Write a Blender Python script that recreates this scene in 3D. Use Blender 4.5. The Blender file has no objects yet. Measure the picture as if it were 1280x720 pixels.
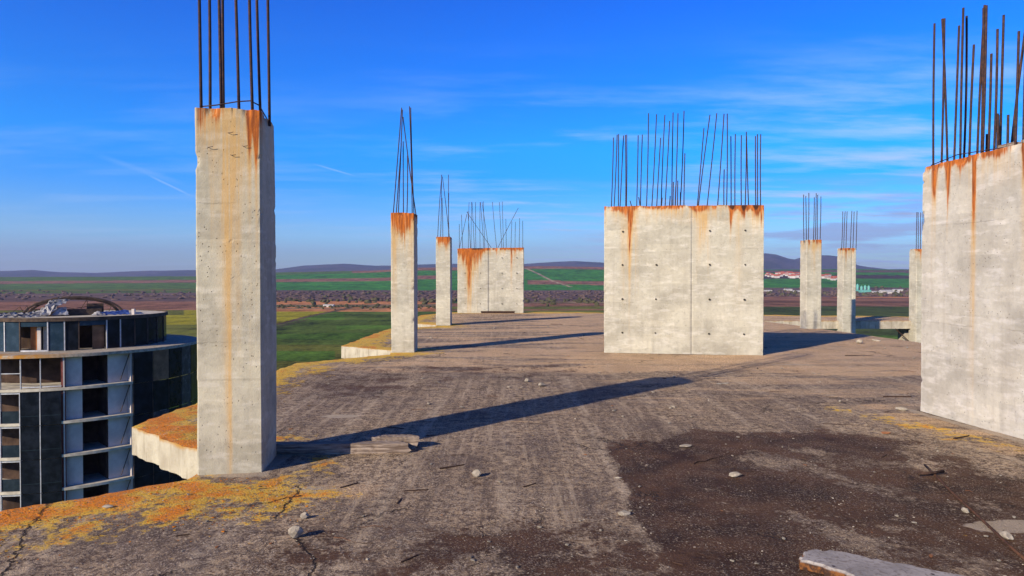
import bpy, bmesh, math, random
import numpy as np
from mathutils import Vector, Matrix
from mathutils.geometry import delaunay_2d_cdt
R = math.radians
rng = random.Random(11)
nrs = np.random.RandomState(5)
scene = bpy.context.scene
col = scene.collection

# ------------------------------------------------------------------ constants
CAMZ = 1.73          # camera height over the roof slab (z = 0)
FOC = 853.0          # focal length in pixels of a 1280-wide picture
HOR = 347.0
GROUND = -32.0
SUN_AZ = R(225.0)    # compass-like angle of the sun: x = sin, y = cos
SUN_EL = R(23.2)

def at(px, d):
    return (px - 640.0) / FOC * d
def zat(py, d):
    return CAMZ + (HOR - py) / FOC * d
def dg(py):
    return FOC * CAMZ / (py - HOR)

# ------------------------------------------------------------------ numpy noise
_perm = nrs.rand(64, 64, 16)
def vnoise(x, y, z=0.0):
    x = np.asarray(x, float); y = np.asarray(y, float); z = np.asarray(z, float) + 0 * x
    xi = np.floor(x).astype(int); yi = np.floor(y).astype(int); zi = np.floor(z).astype(int)
    fx = x - xi; fy = y - yi; fz = z - zi
    fx = fx * fx * (3 - 2 * fx); fy = fy * fy * (3 - 2 * fy); fz = fz * fz * (3 - 2 * fz)
    def g(a, b, c):
        return _perm[(xi + a) % 64, (yi + b) % 64, (zi + c) % 16]
    def l(a, b, t):
        return a + (b - a) * t
    return l(l(l(g(0,0,0), g(1,0,0), fx), l(g(0,1,0), g(1,1,0), fx), fy),
             l(l(g(0,0,1), g(1,0,1), fx), l(g(0,1,1), g(1,1,1), fx), fy), fz)
def fbm(x, y, z=0.0, o=4):
    s = 0; a = 0.5; t = 0
    for i in range(o):
        s = s + a * vnoise(x * 2**i + 7.3 * i, y * 2**i + 3.1 * i, np.asarray(z) * 2**i); t += a; a *= .5
    return s / t
def sstep(a, b, x):
    t = np.clip((np.asarray(x, float) - a) / (b - a), 0, 1)
    return t * t * (3 - 2 * t)

# ------------------------------------------------------------------ nodes
class G:
    def __init__(self, mat):
        self.mat = mat; mat.use_nodes = True
        self.t = mat.node_tree; self.t.nodes.clear()
    def n(self, typ, ins=None, out=0, **props):
        nd = self.t.nodes.new(typ)
        for k, v in props.items(): setattr(nd, k, v)
        for k, v in (ins or {}).items(): self.set(nd, k, v)
        return nd.outputs[out]
    def set(self, nd, k, v):
        s = nd.inputs[k]
        if isinstance(v, bpy.types.NodeSocket): self.t.links.new(v, s)
        else:
            if isinstance(v, tuple) and len(v) == 3 and s.type == 'RGBA': v = v + (1,)
            s.default_value = v
    def m(self, op, a, b=0.0, c=0.0, clamp=False):
        return self.n('ShaderNodeMath', {0: a, 1: b, 2: c}, operation=op, use_clamp=clamp)
    def mix(self, f, a, b, blend='MIX'):
        return self.n('ShaderNodeMix', {0: f, 6: a, 7: b}, out=2, data_type='RGBA', blend_type=blend)
    def ramp(self, v, lo, hi):
        return self.n('ShaderNodeMapRange', {0: v, 1: lo, 2: hi, 3: 0.0, 4: 1.0}, interpolation_type='SMOOTHSTEP')
    def noise(self, vec, scale, detail=4.0, rough=.55, out=0):
        return self.n('ShaderNodeTexNoise', {'Vector': vec, 'Scale': scale, 'Detail': detail, 'Roughness': rough}, out=out)
    def vor(self, vec, scale, out=0, feature='F1'):
        return self.n('ShaderNodeTexVoronoi', {'Vector': vec, 'Scale': scale}, out=out, feature=feature)
    def map(self, vec, sc=(1,1,1), loc=(0,0,0)):
        return self.n('ShaderNodeMapping', {'Vector': vec, 'Scale': sc, 'Location': loc})
    def obj(self): return self.n('ShaderNodeTexCoord', out=3)
    def pos(self): return self.n('ShaderNodeNewGeometry', out=0)
    def xyz(self, v):
        nd = self.t.nodes.new('ShaderNodeSeparateXYZ'); self.t.links.new(v, nd.inputs[0]); return nd.outputs
    def rgb(self, v):
        nd = self.t.nodes.new('ShaderNodeSeparateColor'); self.t.links.new(v, nd.inputs[0]); return nd.outputs
    def attr(self, name): return self.n('ShaderNodeAttribute', attribute_name=name, attribute_type='GEOMETRY')
    def bump(self, h, dist, strength=1.0):
        return self.n('ShaderNodeBump', {'Height': h, 'Distance': dist, 'Strength': strength})
    def out(self, color, rough=.9, normal=None, spec=.3, metal=0.0, **kw):
        ins = {'Base Color': color, 'Roughness': rough, 'Specular IOR Level': spec, 'Metallic': metal}
        ins.update(kw)
        if normal is not None: ins['Normal'] = normal
        b = self.n('ShaderNodeBsdfPrincipled', ins)
        o = self.t.nodes.new('ShaderNodeOutputMaterial'); self.t.links.new(b, o.inputs[0])
        return self.mat

def new(name): return G(bpy.data.materials.new(name))

def mat_concrete():
    g = new('concrete'); p = g.obj(); x, y, z = g.xyz(p)
    at_ = g.attr('stain'); r, o, d = g.rgb(at_)[:3]
    n1 = g.noise(p, 1.6, 5); n2 = g.noise(p, 14, 6, .65); n3 = g.noise(p, 90, 3, .6)
    base = g.mix(g.ramp(n1, .3, .72), (.530, .497, .400), (.415, .384, .308))
    base = g.mix(g.m('MULTIPLY', g.ramp(n2, .45, .8), .5), base, (.28, .255, .215))
    # pale cement blooms, board courses
    pb = g.noise(g.map(p, (2.2, 2.2, 7)), 1.7, 5, .6)
    base = g.mix(g.m('MULTIPLY', g.ramp(pb, .50, .66), .6), base, (.62, .585, .505))
    vb = g.noise(g.map(p, (5, 5, .35)), 1.5, 4, .6)
    base = g.mix(g.m('MULTIPLY', g.ramp(vb, .5, .75), .35), base, (.31, .275, .22))
    zl = g.m('FRACT', g.m('ADD', g.m('MULTIPLY', z, .82), g.m('MULTIPLY', n1, .10)))
    ln = g.m('MULTIPLY', g.ramp(zl, .012, .0), g.ramp(n1, .46, .58))
    base = g.mix(g.m('MULTIPLY', ln, .22), base, (.25, .225, .19))
    dwv = g.noise(p, 2.5, 4, .6, out=1)
    xc = g.n('ShaderNodeCombineXYZ', {0: g.m('ADD', x, g.m('MULTIPLY', y, 1.37)), 1: z, 2: 0.0})
    xc = g.n('ShaderNodeVectorMath', {0: xc, 1: g.n('ShaderNodeVectorMath', {0: dwv, 'Scale': .12}, operation='SCALE')}, operation='ADD')
    for bw, bh, am in ((.62, .17, .55), (.33, .41, .5)):
        nd = g.t.nodes.new('ShaderNodeTexBrick'); g.t.links.new(xc, nd.inputs['Vector'])
        nd.inputs['Color1'].default_value = (.80, .80, .80, 1); nd.inputs['Color2'].default_value = (1.16, 1.15, 1.12, 1); nd.inputs['Mortar'].default_value = (.95, .94, .92, 1)
        nd.inputs['Scale'].default_value = 1; nd.inputs['Mortar Size'].default_value = .004; nd.inputs['Mortar Smooth'].default_value = 1; nd.inputs['Brick Width'].default_value = bw; nd.inputs['Row Height'].default_value = bh
        base = g.mix(g.m('MULTIPLY', g.ramp(g.noise(p, 3.3, 5, .6), .36, .62), am), base, g.mix(1.0, base, nd.outputs[0], 'MULTIPLY'))
    base = g.mix(1.0, base, g.n('ShaderNodeObjectInfo', out=1), 'MULTIPLY')
    # pits
    v = g.vor(p, 26); vm = g.m('MULTIPLY', g.ramp(v, .16, .09), g.ramp(g.noise(p, 5, 3), .47, .6))
    base = g.mix(g.m('MULTIPLY', vm, .75), base, (.09, .075, .06))
    base = g.mix(g.ramp(n3, .35, .8), base, (.95, .94, .92), 'MULTIPLY')
    # run-off stains painted per object (the stain has its own shape)
    sn = g.noise(g.map(p, (16, 16, 1.1)), 1.6, 5, .65)
    fil = g.ramp(g.noise(g.map(p, (70, 70, .8)), 1.0, 4, .6), .36, .64)
    fl2 = g.m('ADD', .50, g.m('ADD', g.m('MULTIPLY', fil, .7), g.m('MULTIPLY', g.ramp(sn, .38, .62), .6)))
    och = g.m('MULTIPLY', o, fl2, clamp=True)
    rus = g.ramp(g.m('MULTIPLY', r, fl2), .14, .85)
    drk = g.ramp(g.m('ADD', d, g.m('MULTIPLY', g.m('SUBTRACT', n2, .5), .7)), .3, .9)
    base = g.mix(g.m('MULTIPLY', och, .66), base, g.mix(n2, (.60, .33, .075), (.50, .29, .085)))
    base = g.mix(g.m('MULTIPLY', rus, .93), base, g.mix(g.ramp(sn, .4, .65), (.50, .125, .010), (.18, .034, .008)))
    base = g.mix(g.m('MULTIPLY', drk, .92), base, (.035, .016, .012))
    h = g.m('ADD', g.m('MULTIPLY', n2, .5), g.m('ADD', g.m('MULTIPLY', n3, .25), g.m('MULTIPLY', vm, -1.2)))
    h = g.m('ADD', h, g.m('MULTIPLY', ln, -.4))
    return g.out(base, .92, g.bump(h, .012, .7), .25)

def mat_slab():
    g = new('roof_concrete'); p = g.pos(); x, y, z = g.xyz(p)
    a = g.attr('mask'); lich, dark, tan = g.rgb(a)[:3]
    b = g.attr('tone'); tone, seam, pale = g.rgb(b)[:3]
    n0 = g.noise(p, .55, 5, .6); n1 = g.noise(p, 2.1, 6, .62); n2 = g.noise(p, 11, 6, .68); n3 = g.noise(p, 55, 5, .7); n4 = g.noise(p, 190, 2, .6)
    gr = g.mix(g.ramp(n2, .40, .61), (.092, .062, .045), (.46, .345, .235))
    gr = g.mix(g.m('MULTIPLY', g.ramp(n3, .49, .58), .7), gr, (.60, .48, .355))
    gr = g.mix(g.m('MULTIPLY', g.ramp(g.noise(p, 30, 4, .7), .50, .41), .7), gr, (.060, .040, .034))
    gr = g.mix(g.m('MULTIPLY', g.ramp(g.m('ADD', n0, g.m('MULTIPLY', g.m('SUBTRACT', n1, .5), .6)), .49, .62), .6), gr, (.10, .074, .068))
    # membrane strips: tone by strip, pale seams
    gr = g.mix(g.m('MULTIPLY', tone, .5), gr, (.105, .075, .066))
    dr = g.noise(g.map(p, (5.5, .33, 1), (1, 2, 0)), 1.5, 6, .68)
    gr = g.mix(g.m('MULTIPLY', g.ramp(dr, .53, .64), .45), gr, (.50, .40, .30))
    gr = g.mix(g.m('MULTIPLY', g.ramp(dr, .46, .37), .5), gr, (.085, .06, .05))
    # tan dust
    nbd = g.noise(g.map(p, (.22, .95, 1), (2, 5, 0)), 1.25, 5, .62)
    tan = g.m('SUBTRACT', tan, g.m('MULTIPLY', g.ramp(nbd, .45, .57), .8))
    tm = g.ramp(g.m('ADD', tan, g.m('MULTIPLY', g.m('SUBTRACT', n1, .5), .9)), .2, .9)
    td = g.mix(g.ramp(n3, .42, .6), (.36, .225, .125), (.86, .63, .40))
    gr = g.mix(g.m('MULTIPLY', tm, .8), gr, td)
    sm = g.m('MULTIPLY', seam, g.ramp(n2, .36, .62))
    gr = g.mix(g.m('MULTIPLY', sm, .7), gr, (.52, .43, .33))
    # dark bitumen remains
    dark = g.m('SUBTRACT', dark, g.m('MULTIPLY', g.ramp(g.noise(g.map(p, (1.5, .8, 1), (4, 4, 0)), 1.5, 5, .65), .52, .62), .20))
    dm = g.ramp(g.m('ADD', dark, g.m('ADD', g.m('MULTIPLY', g.m('SUBTRACT', n1, .5), 1.1), g.m('MULTIPLY', g.m('SUBTRACT', n2, .5), 1.3))), .38, .62)
    dc = g.mix(g.ramp(n1, .35, .65), (.024, .009, .006), (.085, .042, .024))
    gr = g.mix(g.m('MULTIPLY', dm, .95), gr, dc)
    # flakes and chips of pale mortar; more where the membrane wore off
    vw = g.n('ShaderNodeVectorMath', {0: p, 1: g.n('ShaderNodeVectorMath', {0: g.noise(p, 9, 3, .6, out=1), 'Scale': .10}, operation='SCALE')}, operation='ADD')
    nb_ = g.noise(p, 1.15, 5, .68)
    v1 = g.vor(vw, 24); v2 = g.vor(vw, 62)
    ck = g.m('MULTIPLY', g.ramp(v1, .26, .15), g.ramp(g.noise(p, 2.7, 5, .65), .47, .60))
    ck2 = g.m('MULTIPLY', g.ramp(v2, .34, .24), g.ramp(g.noise(p, 1.7, 5, .75), .42, .56))
    fl = g.m('MULTIPLY', g.ramp(n3, .55, .62), g.ramp(nb_, .46, .56))
    ch = g.m('MAXIMUM', g.m('MAXIMUM', ck, g.m('MULTIPLY', ck2, .8)), fl)
    gr = g.mix(g.m('MULTIPLY', ch, g.m('SUBTRACT', .7, g.m('MULTIPLY', dm, .22))), gr, (.52, .43, .35))
    # dark specks: grit, charcoal
    sp = g.m('MULTIPLY', g.ramp(g.vor(g.map(vw, (1, 1.6, 1), (3, 1, 0)), 17), .15, .08), g.ramp(g.noise(p, 1.9, 3), .46, .6))
    pk = g.m('MULTIPLY', g.ramp(g.noise(p, 42, 4, .75), .55, .63), g.ramp(g.noise(p, .9, 4, .6), .38, .56)); gr = g.mix(g.m('MULTIPLY', pk, g.m('SUBTRACT', .55, g.m('MULTIPLY', dm, .4))), gr, (.62, .53, .44))
    gr = g.mix(g.m('MULTIPLY', sp, .85), gr, (.022, .014, .012))
    # hairline cracks
    ce = g.vor(g.n('ShaderNodeVectorMath', {0: p, 1: g.n('ShaderNodeVectorMath', {0: g.noise(p, 1.7, 5, .7, out=1), 'Scale': .9}, operation='SCALE')}, operation='ADD'), .55, feature='DISTANCE_TO_EDGE')
    ce = g.m('MULTIPLY', g.ramp(ce, .011, .003), g.ramp(g.noise(p, .8, 2), .55, .62))
    gr = g.mix(g.m('MULTIPLY', ce, .8), gr, (.03, .02, .017))
    # pale patches
    pm = g.ramp(g.m('ADD', pale, g.m('MULTIPLY', g.m('SUBTRACT', n2, .5), .5)), .4, .62)
    gr = g.mix(g.m('MULTIPLY', pm, .8), gr, g.mix(n3, (.33, .275, .225), (.50, .43, .35)))
    # lichen
    ln = g.m('ADD', g.m('MULTIPLY', g.m('SUBTRACT', n1, .5), 1.3), g.m('MULTIPLY', g.m('SUBTRACT', n2, .5), 1.0))
    lm = g.ramp(g.m('ADD', lich, g.m('MULTIPLY', ln, 1.35)), .42, .66)
    lg = g.m('MULTIPLY', lm, g.ramp(n3, .36, .50))
    lc = g.mix(g.ramp(g.m('ADD', g.m('SUBTRACT', n1, g.m('MULTIPLY', g.ramp(y, 7.0, 13.0), .14)), g.m('MULTIPLY', g.m('SUBTRACT', lich, .85), .30)), .42, .56), (.70, .45, .05), (.72, .23, .010))
    gr = g.mix(g.m('MULTIPLY', lg, .9), gr, lc)
    # named cracks: short polylines in plan
    wv = g.n('ShaderNodeVectorMath', {0: p, 1: g.n('ShaderNodeVectorMath', {0: g.n('ShaderNodeVectorMath', {0: g.noise(p, 5, 5, .7, out=1), 1: (.5, .5, .5)}, operation='SUBTRACT'), 'Scale': .22}, operation='SCALE')}, operation='ADD')
    wx, wy, wz = g.xyz(wv); ck_ = 0.0
    for pl in ([(-2.9, 3.7), (-2.97, 4.0), (-3.32, 4.67), (-3.53, 5.21), (-3.7, 5.4)], [(-1.98, 5.15), (-1.70, 5.38)], [(-1.68, 4.9), (-1.76, 5.63)], [(-1.45, 4.5), (-1.2, 4.15), (-1.1, 3.7)], [(1.2, 9.6), (2.6, 10.2), (3.9, 9.9)], [(-3.2, 9.5), (-1.8, 10.4), (-.6, 10.6)]):
        for (ax, ay), (bx, by) in zip(pl[:-1], pl[1:]):
            L_ = math.hypot(bx-ax, by-ay); ex, ey = (bx-ax)/L_, (by-ay)/L_
            al = g.m('ADD', g.m('MULTIPLY', g.m('SUBTRACT', wx, ax), ex), g.m('MULTIPLY', g.m('SUBTRACT', wy, ay), ey))
            pe_ = g.m('ABSOLUTE', g.m('SUBTRACT', g.m('MULTIPLY', g.m('SUBTRACT', wy, ay), ex), g.m('MULTIPLY', g.m('SUBTRACT', wx, ax), ey)))
            mk = g.m('MULTIPLY', g.ramp(pe_, .014, .004), g.m('MULTIPLY', g.ramp(al, -.02, .0), g.ramp(al, L_ + .02, L_)))
            ck_ = g.m('MAXIMUM', ck_, mk)
    gr = g.mix(g.m('MULTIPLY', ck_, .9), gr, (.022, .014, .012)); ce = g.m('MAXIMUM', ce, ck_)
    gr = g.mix(1.0, gr, (1.20, 1.14, 1.06), 'MULTIPLY')
    h = g.m('ADD', g.m('MULTIPLY', n2, .5), g.m('ADD', g.m('MULTIPLY', n3, .45), g.m('MULTIPLY', n4, .2)))
    h = g.m('ADD', h, g.m('SUBTRACT', g.m('MULTIPLY', ch, .35), g.m('MULTIPLY', ce, .9)))
    rough = g.m('SUBTRACT', .96, g.m('MULTIPLY', dm, .12))
    return g.out(gr, rough, g.bump(h, .030, 1.0), .2)

def mat_fascia():
    g = new('slab_edge_concrete'); p = g.pos(); x, y, z = g.xyz(p)
    n1 = g.noise(p, 3, 6, .65); n2 = g.noise(g.map(p, (9, 9, 1.2)), 1.5, 5, .65); n3 = g.noise(p, 40, 4, .6)
    c = g.mix(g.ramp(n1, .35, .7), (.50, .45, .35), (.36, .31, .235))
    c = g.mix(g.m('MULTIPLY', g.ramp(n2, .5, .7), .6), c, (.17, .13, .085))
    c = g.mix(g.m('MULTIPLY', g.ramp(g.m('ADD', z, g.m('MULTIPLY', n1, .12)), .015, .07), .9), c, (.40, .2, .03))
    return g.out(c, .93, g.bump(g.m('ADD', n1, g.m('MULTIPLY', n3, .4)), .02, .8), .2)

def mat_rebar(name='rebar_steel', c1=(.036, .020, .022), c2=(.085, .036, .022)):
    g = new(name); p = g.obj(); x, y, z = g.xyz(p)
    n = g.noise(p, 22, 4, .6)
    rib = g.m('SINE', g.m('MULTIPLY', z, 420.0))
    return g.out(g.mix(g.ramp(n, .4, .68), c1, c2), .75, g.bump(rib, .003, .5), .35)

def mat_plain(name, c1, c2, scale=8, rough=.8, spec=.3, bd=.004, det=5, metal=0.0):
    g = new(name); p = g.obj(); n = g.noise(p, scale, det, .62)
    return g.out(g.mix(g.ramp(n, .34, .68), c1, c2), rough, g.bump(n, bd, .8), spec, metal)

def mat_wood():
    g = new('weathered_wood'); p = g.obj()
    n = g.noise(g.map(p, (1.3, 26, 26)), 2.2, 6, .65); k = g.noise(p, 9, 4)
    c = g.mix(g.ramp(n, .36, .66), (.125, .088, .068), (.40, .315, .25))
    c = g.mix(g.m('MULTIPLY', g.ramp(k, .58, .7), .6), c, (.09, .06, .05))
    return g.out(c, .88, g.bump(n, .008, .9), .2)

def mat_glass(name, c1, c2, rough=.12):
    g = new(name); p = g.obj(); n = g.noise(p, 1.3, 4, .6)
    return g.out(g.mix(g.ramp(n, .35, .7), c1, c2), g.m('ADD', rough, g.m('MULTIPLY', n, .12)), None, .16)

def mat_land():
    g = new('farmland'); p = g.pos(); a = g.attr('field')
    n1 = g.noise(p, .012, 6, .65); n2 = g.noise(g.map(p, (1, .35, 1)), .05, 6, .7); n3 = g.noise(p, .35, 4, .7)
    n4 = g.noise(g.map(p, (.25, 1.0, 1)), .035, 5, .7)
    f = g.m('ADD', g.m('MULTIPLY', g.m('ADD', n1, n4), .4), g.m('ADD', g.m('MULTIPLY', n2, .6), g.m('MULTIPLY', n3, .6)))
    f = g.m('ADD', g.m('MULTIPLY', g.m('SUBTRACT', f, 1.0), 4.2), 1.0)
    c = g.mix(1.0, a, g.n('ShaderNodeCombineColor', {0: f, 1: f, 2: f}), 'MULTIPLY')
    w = g.m('MULTIPLY', g.ramp(n2, .58, .70), .35)
    c = g.mix(w, c, g.mix(.6, a, (.14, .09, .04)))
    return g.out(c, .95, g.bump(n3, 1.2, .5), .05)

M = {}
M['concrete'] = mat_concrete(); M['slab'] = mat_slab(); M['fascia'] = mat_fascia(); M['rebar'] = mat_rebar()
M['hole'] = mat_plain('tie_hole', (.02, .016, .012), (.05, .04, .03), 60)
M['wood'] = mat_wood(); M['land'] = mat_land()
M['stone'] = mat_plain('rubble', (.25, .215, .175), (.44, .385, .31), 22, .95, .2, .01)
M['stone_dark'] = mat_plain('dark_rubble', (.12, .095, .08), (.24, .19, .155), 22, .95, .2, .01)
M['brick'] = mat_plain('brick_chip', (.30, .12, .05), (.42, .2, .1), 22, .95, .2, .01)
M['twig'] = mat_plain('twig_wood', (.028, .017, .014), (.085, .048, .034), 30, .9, .15, .004)
M['rod'] = mat_plain('old_rod', (.055, .026, .018), (.13, .058, .03), 14, .85, .3, .004)
M['rust'] = mat_plain('rusty_steel', (.11, .04, .02), (.22, .085, .03), 20, .85, .3, .004)

# ------------------------------------------------------------------ object helpers
def mesh_obj(name, verts, faces, mat, parent=None, smooth=False, mats=None, fmat=None):
    me = bpy.data.meshes.new(name)
    me.from_pydata([tuple(v) for v in verts], [], faces)
    for m_ in (mats or [mat]): me.materials.append(m_)
    if fmat: me.polygons.foreach_set('material_index', fmat)
    if smooth: me.polygons.foreach_set('use_smooth', [True] * len(me.polygons))
    me.update()
    o = bpy.data.objects.new(name, me); col.objects.link(o)
    if parent is not None: o.parent = parent
    return o
def paint(o, name, arr):
    me = o.data; a = me.color_attributes.new(name, 'FLOAT_COLOR', 'POINT')
    buf = np.ones((len(me.vertices), 4), np.float32); buf[:, :3] = arr
    a.data.foreach_set('color', buf.ravel())
def tag(o, label=None, cat=None, group=None, kind=None):
    if label: o['label'] = label
    if cat: o['category'] = cat
    if group: o['group'] = group
    if kind: o['kind'] = kind
    return o
def empty(name, loc, rz=0.0):
    o = bpy.data.objects.new(name, None); col.objects.link(o)
    o.location = loc; o.rotation_euler = (0, 0, rz); o.empty_display_size = .2
    return o

class MB:
    def __init__(self): self.v = []; self.f = []
    def add(self, v, f):
        k = len(self.v); self.v += [tuple(q) for q in v]; self.f += [tuple(i + k for i in q) for q in f]
    def box(self, x0, x1, y0, y1, z0, z1):
        self.add([(x0,y0,z0),(x1,y0,z0),(x1,y1,z0),(x0,y1,z0),(x0,y0,z1),(x1,y0,z1),(x1,y1,z1),(x0,y1,z1)],
                 [(0,3,2,1),(4,5,6,7),(0,1,5,4),(1,2,6,5),(2,3,7,6),(3,0,4,7)])
    def tube(self, pts, r, n=6, r1=None, closed=False):
        pts = [Vector(p) for p in pts]; N = len(pts); vs = []; fs = []
        for i, p in enumerate(pts):
            if closed: t = pts[(i+1) % N] - pts[i-1]
            else: t = pts[min(i+1, N-1)] - pts[max(i-1, 0)]
            t.normalize()
            a = t.cross(Vector((0, 0, 1)) if abs(t.z) < .9 else Vector((1, 0, 0))).normalized(); b = t.cross(a)
            rr = r if r1 is None else r + (r1 - r) * i / (N - 1)
            vs += [p + a * math.cos(2*math.pi*k/n) * rr + b * math.sin(2*math.pi*k/n) * rr for k in range(n)]
        for i in range(N if closed else N - 1):
            j = (i + 1) % N
            fs += [(i*n+k, i*n+(k+1) % n, j*n+(k+1) % n, j*n+k) for k in range(n)]
        if not closed:
            fs += [tuple(range(n))[::-1], tuple(range((N-1)*n, N*n))]
        self.add(vs, fs)
    def build(self, name, mat, parent=None, smooth=False): return mesh_obj(name, self.v, self.f, mat, parent, smooth)

# ------------------------------------------------------------------ columns and walls
def shaft(name, parent, w, d, hl, hr, streaks, z0=0.0, sp=.025, dz=.035, seed=0, band=.5, seams=(), holes=(), lift=None):
    """ring-by-ring cast concrete body: local front is -y; streaks = (face, u, width, length, rust, ochre, dark)"""
    c = .012
    def side(a, b, n): return [(a[0] + (b[0]-a[0])*i/n, a[1] + (b[1]-a[1])*i/n) for i in range(n)]
    X, Y = w/2, d/2
    nx = max(4, int(w/sp)); ny = max(4, int(d/sp))
    ring = side((-X+c,-Y),(X-c,-Y),nx) + side((X-c,-Y),(X,-Y+c),1) + side((X,-Y+c),(X,Y-c),ny) + side((X,Y-c),(X-c,Y),1) \
         + side((X-c,Y),(-X+c,Y),nx) + side((-X+c,Y),(-X,Y-c),1) + side((-X,Y-c),(-X,-Y+c),ny) + side((-X,-Y+c),(-X+c,-Y),1)
    ring = np.array(ring); N = len(ring); nz = int((hl - z0)/dz)
    tz = np.linspace(0, 1, nz + 1)
    u = ring[:, 0][None, :] + 0*tz[:, None]; v = ring[:, 1][None, :] + 0*tz[:, None]
    H = hl + (hr - hl) * (u + X) / w + (fbm(u*6 + seed, v*6 + 3, 0.5) - .5) * .05 * (band > 0)
    Z = z0 + (H - z0) * tz[:, None]
    # outward normals, corner wear
    nx_ = np.where(np.abs(v) > Y - 1e-6, 0, np.sign(u)); ny_ = np.where(np.abs(v) > Y - 1e-6, np.sign(v), 0)
    bulge = (fbm(u*1.3 + v*1.7 + seed, Z*.9, seed*.37) - .5) * .022 + (fbm(u*9 + v*9 + seed, Z*7, seed*.2) - .5) * .007
    corner = sstep(.07, .0, X - np.abs(u)) * sstep(.07, .0, Y - np.abs(v))
    chip = sstep(.62, .8, fbm(u*5 + seed*3.1, Z*7 + v*5, .3)) * corner * .016
    topw = sstep(.10, 0, H - Z)
    chip = chip + topw * sstep(.45, .7, fbm(u*8 + seed, v*8, 1.7)) * .02
    course = 0.004 * (np.floor((Z + seed * .13) / 1.22) % 2)
    groove = 0
    for (sx, sw) in seams: groove = groove + np.exp(-((u - sx)/sw)**2) * .012 * (v < 0)
    if lift: groove = groove + sstep(lift[0] - .02, lift[0] + .02, u) * lift[1] * (v < 0)
    off = bulge + course - chip - groove
    P = np.stack([u + nx_*off - np.sign(u)*chip*.6, v + ny_*off - np.sign(v)*chip*.6, Z], -1)
    verts = P.reshape(-1, 3); faces = []
    for i in range(nz):
        b = i*N
        faces += [(b+k, b+(k+1) % N, b+N+(k+1) % N, b+N+k) for k in range(N)]
    faces.append(tuple(range(N))[::-1]); faces.append(tuple(range(nz*N, nz*N + N)))
    verts = list(map(tuple, verts)); fm = [0]*len(faces)
    for (hx, hz) in holes:
        k = len(verts); r_ = .017 + .006*rng.random(); yy = -Y - .016
        pts = [(hx + math.cos(q*math.pi/5)*r_*rng.uniform(.85, 1.2), yy, hz + math.sin(q*math.pi/5)*r_*rng.uniform(.85, 1.2)) for q in range(10)]
        pts += [(a, -Y + .02, b_) for (a, _, b_) in pts]
        verts += pts; faces.append(tuple(k + q for q in range(10))); fm.append(1)
        for q in range(10): faces.append((k+q, k+10+q, k+10+(q+1) % 10, k+(q+1) % 10)); fm.append(1)
    o = mesh_obj(name, verts, faces, None, parent, smooth=False, mats=[M['concrete'], M['hole']], fmat=fm)
    dep = (H - Z)
    rust = np.zeros_like(dep); och = np.zeros_like(dep); drk = np.zeros_like(dep)
    fmap = {'f': (v < -Y + .02, u), 'r': (u > X - .02, v), 'l': (u < -X + .02, v), 'b': (v > Y - .02, u)}
    for (fc, u0, sw, ln, ru, oc, dk) in streaks:
        msk, q = fmap[fc]
        wob = (fbm(Z*1.3 + u0*9, np.full_like(Z, seed + .5), 0) - .5) * .05
        wd = sw * (1.0 - .15*np.clip(dep/ln, 0, 1))
        prof = np.exp(-((q - u0 + wob*np.clip(dep, 0, 1))/wd)**2) * msk
        le = ln * (.30 + 1.35*vnoise(q*34 + seed*2.3, np.full_like(q, u0*11 + .5), 0)) # each trickle has its own reach
        fade = sstep(le, le*.1, dep)
        rust += ru * prof * sstep(le*.8, le*.05, dep); och += oc * prof * fade; drk += dk * prof * sstep(ln*.4, ln*.05, dep)
    if band:
        nb = fbm(u*11 + v*11 + seed, Z*1.5, .9)
        rust += band * sstep(.16, .0, dep) * sstep(.35, .65, nb)
        och += band * .7 * sstep(.55, .0, dep) * sstep(.38, .62, nb)
    drk += .35 * sstep(.05, 0, dep) * sstep(.4, .6, fbm(u*9 + v*9, Z*3, .2))
    arr = np.clip(np.stack([rust, och, drk], -1).reshape(-1, 3), 0, 1.2)
    full = np.zeros((len(verts), 3)); full[:len(arr)] = arr
    paint(o, 'stain', full)
    return o

def rebars(root, bars, H_at, r=.011):
    """bars: (base xyz, tip xyz) in world; the bar is embedded 5 cm into the head of the body"""
    inv = root.matrix_basis.inverted()
    for b, t in bars:
        b = Vector(b); t = Vector(t); dirn = (t - b).normalized()
        b2 = b - dirn * .06
        L = (t - b2).length; bend = Vector((rng.uniform(-1, 1), rng.uniform(-1, 1), 0)) * L * .006
        pts = [inv @ (b2.lerp(t, k/6) + bend * math.sin(math.pi*k/6)) for k in range(7)]
        mb = MB(); mb.tube(pts, r, 6); mb.build('rebar', M['rebar'], root, True)

def bars_px(lst, ox, oy, sc, depth, H, depths=None, px0=None):
    """read bars off the survey: (base, tip, tip height) per bar -> world points"""
    out = []
    for i, (xb, xt, yt) in enumerate(lst):
        d = depths[i % len(depths)] if depths else depth
        a, b, c = ox + xb/sc, ox + xt/sc, oy + yt/sc
        out.append(((at(a, d), d, H), (at(b, d), d + rng.uniform(-.05, .05), zat(c, d))))
    return out

def place(name, label, cat, FL, rot, w, d, group):
    c, s = math.cos(rot), math.sin(rot)
    o = empty(name, (FL[0] + c*w/2 - s*d/2, FL[1] + s*w/2 + c*d/2, 0), rot)
    return tag(o, label, cat, group, 'thing')

GC = 'bare concrete columns with starter bars'
GW = 'bare concrete shear walls with starter bars'
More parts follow.
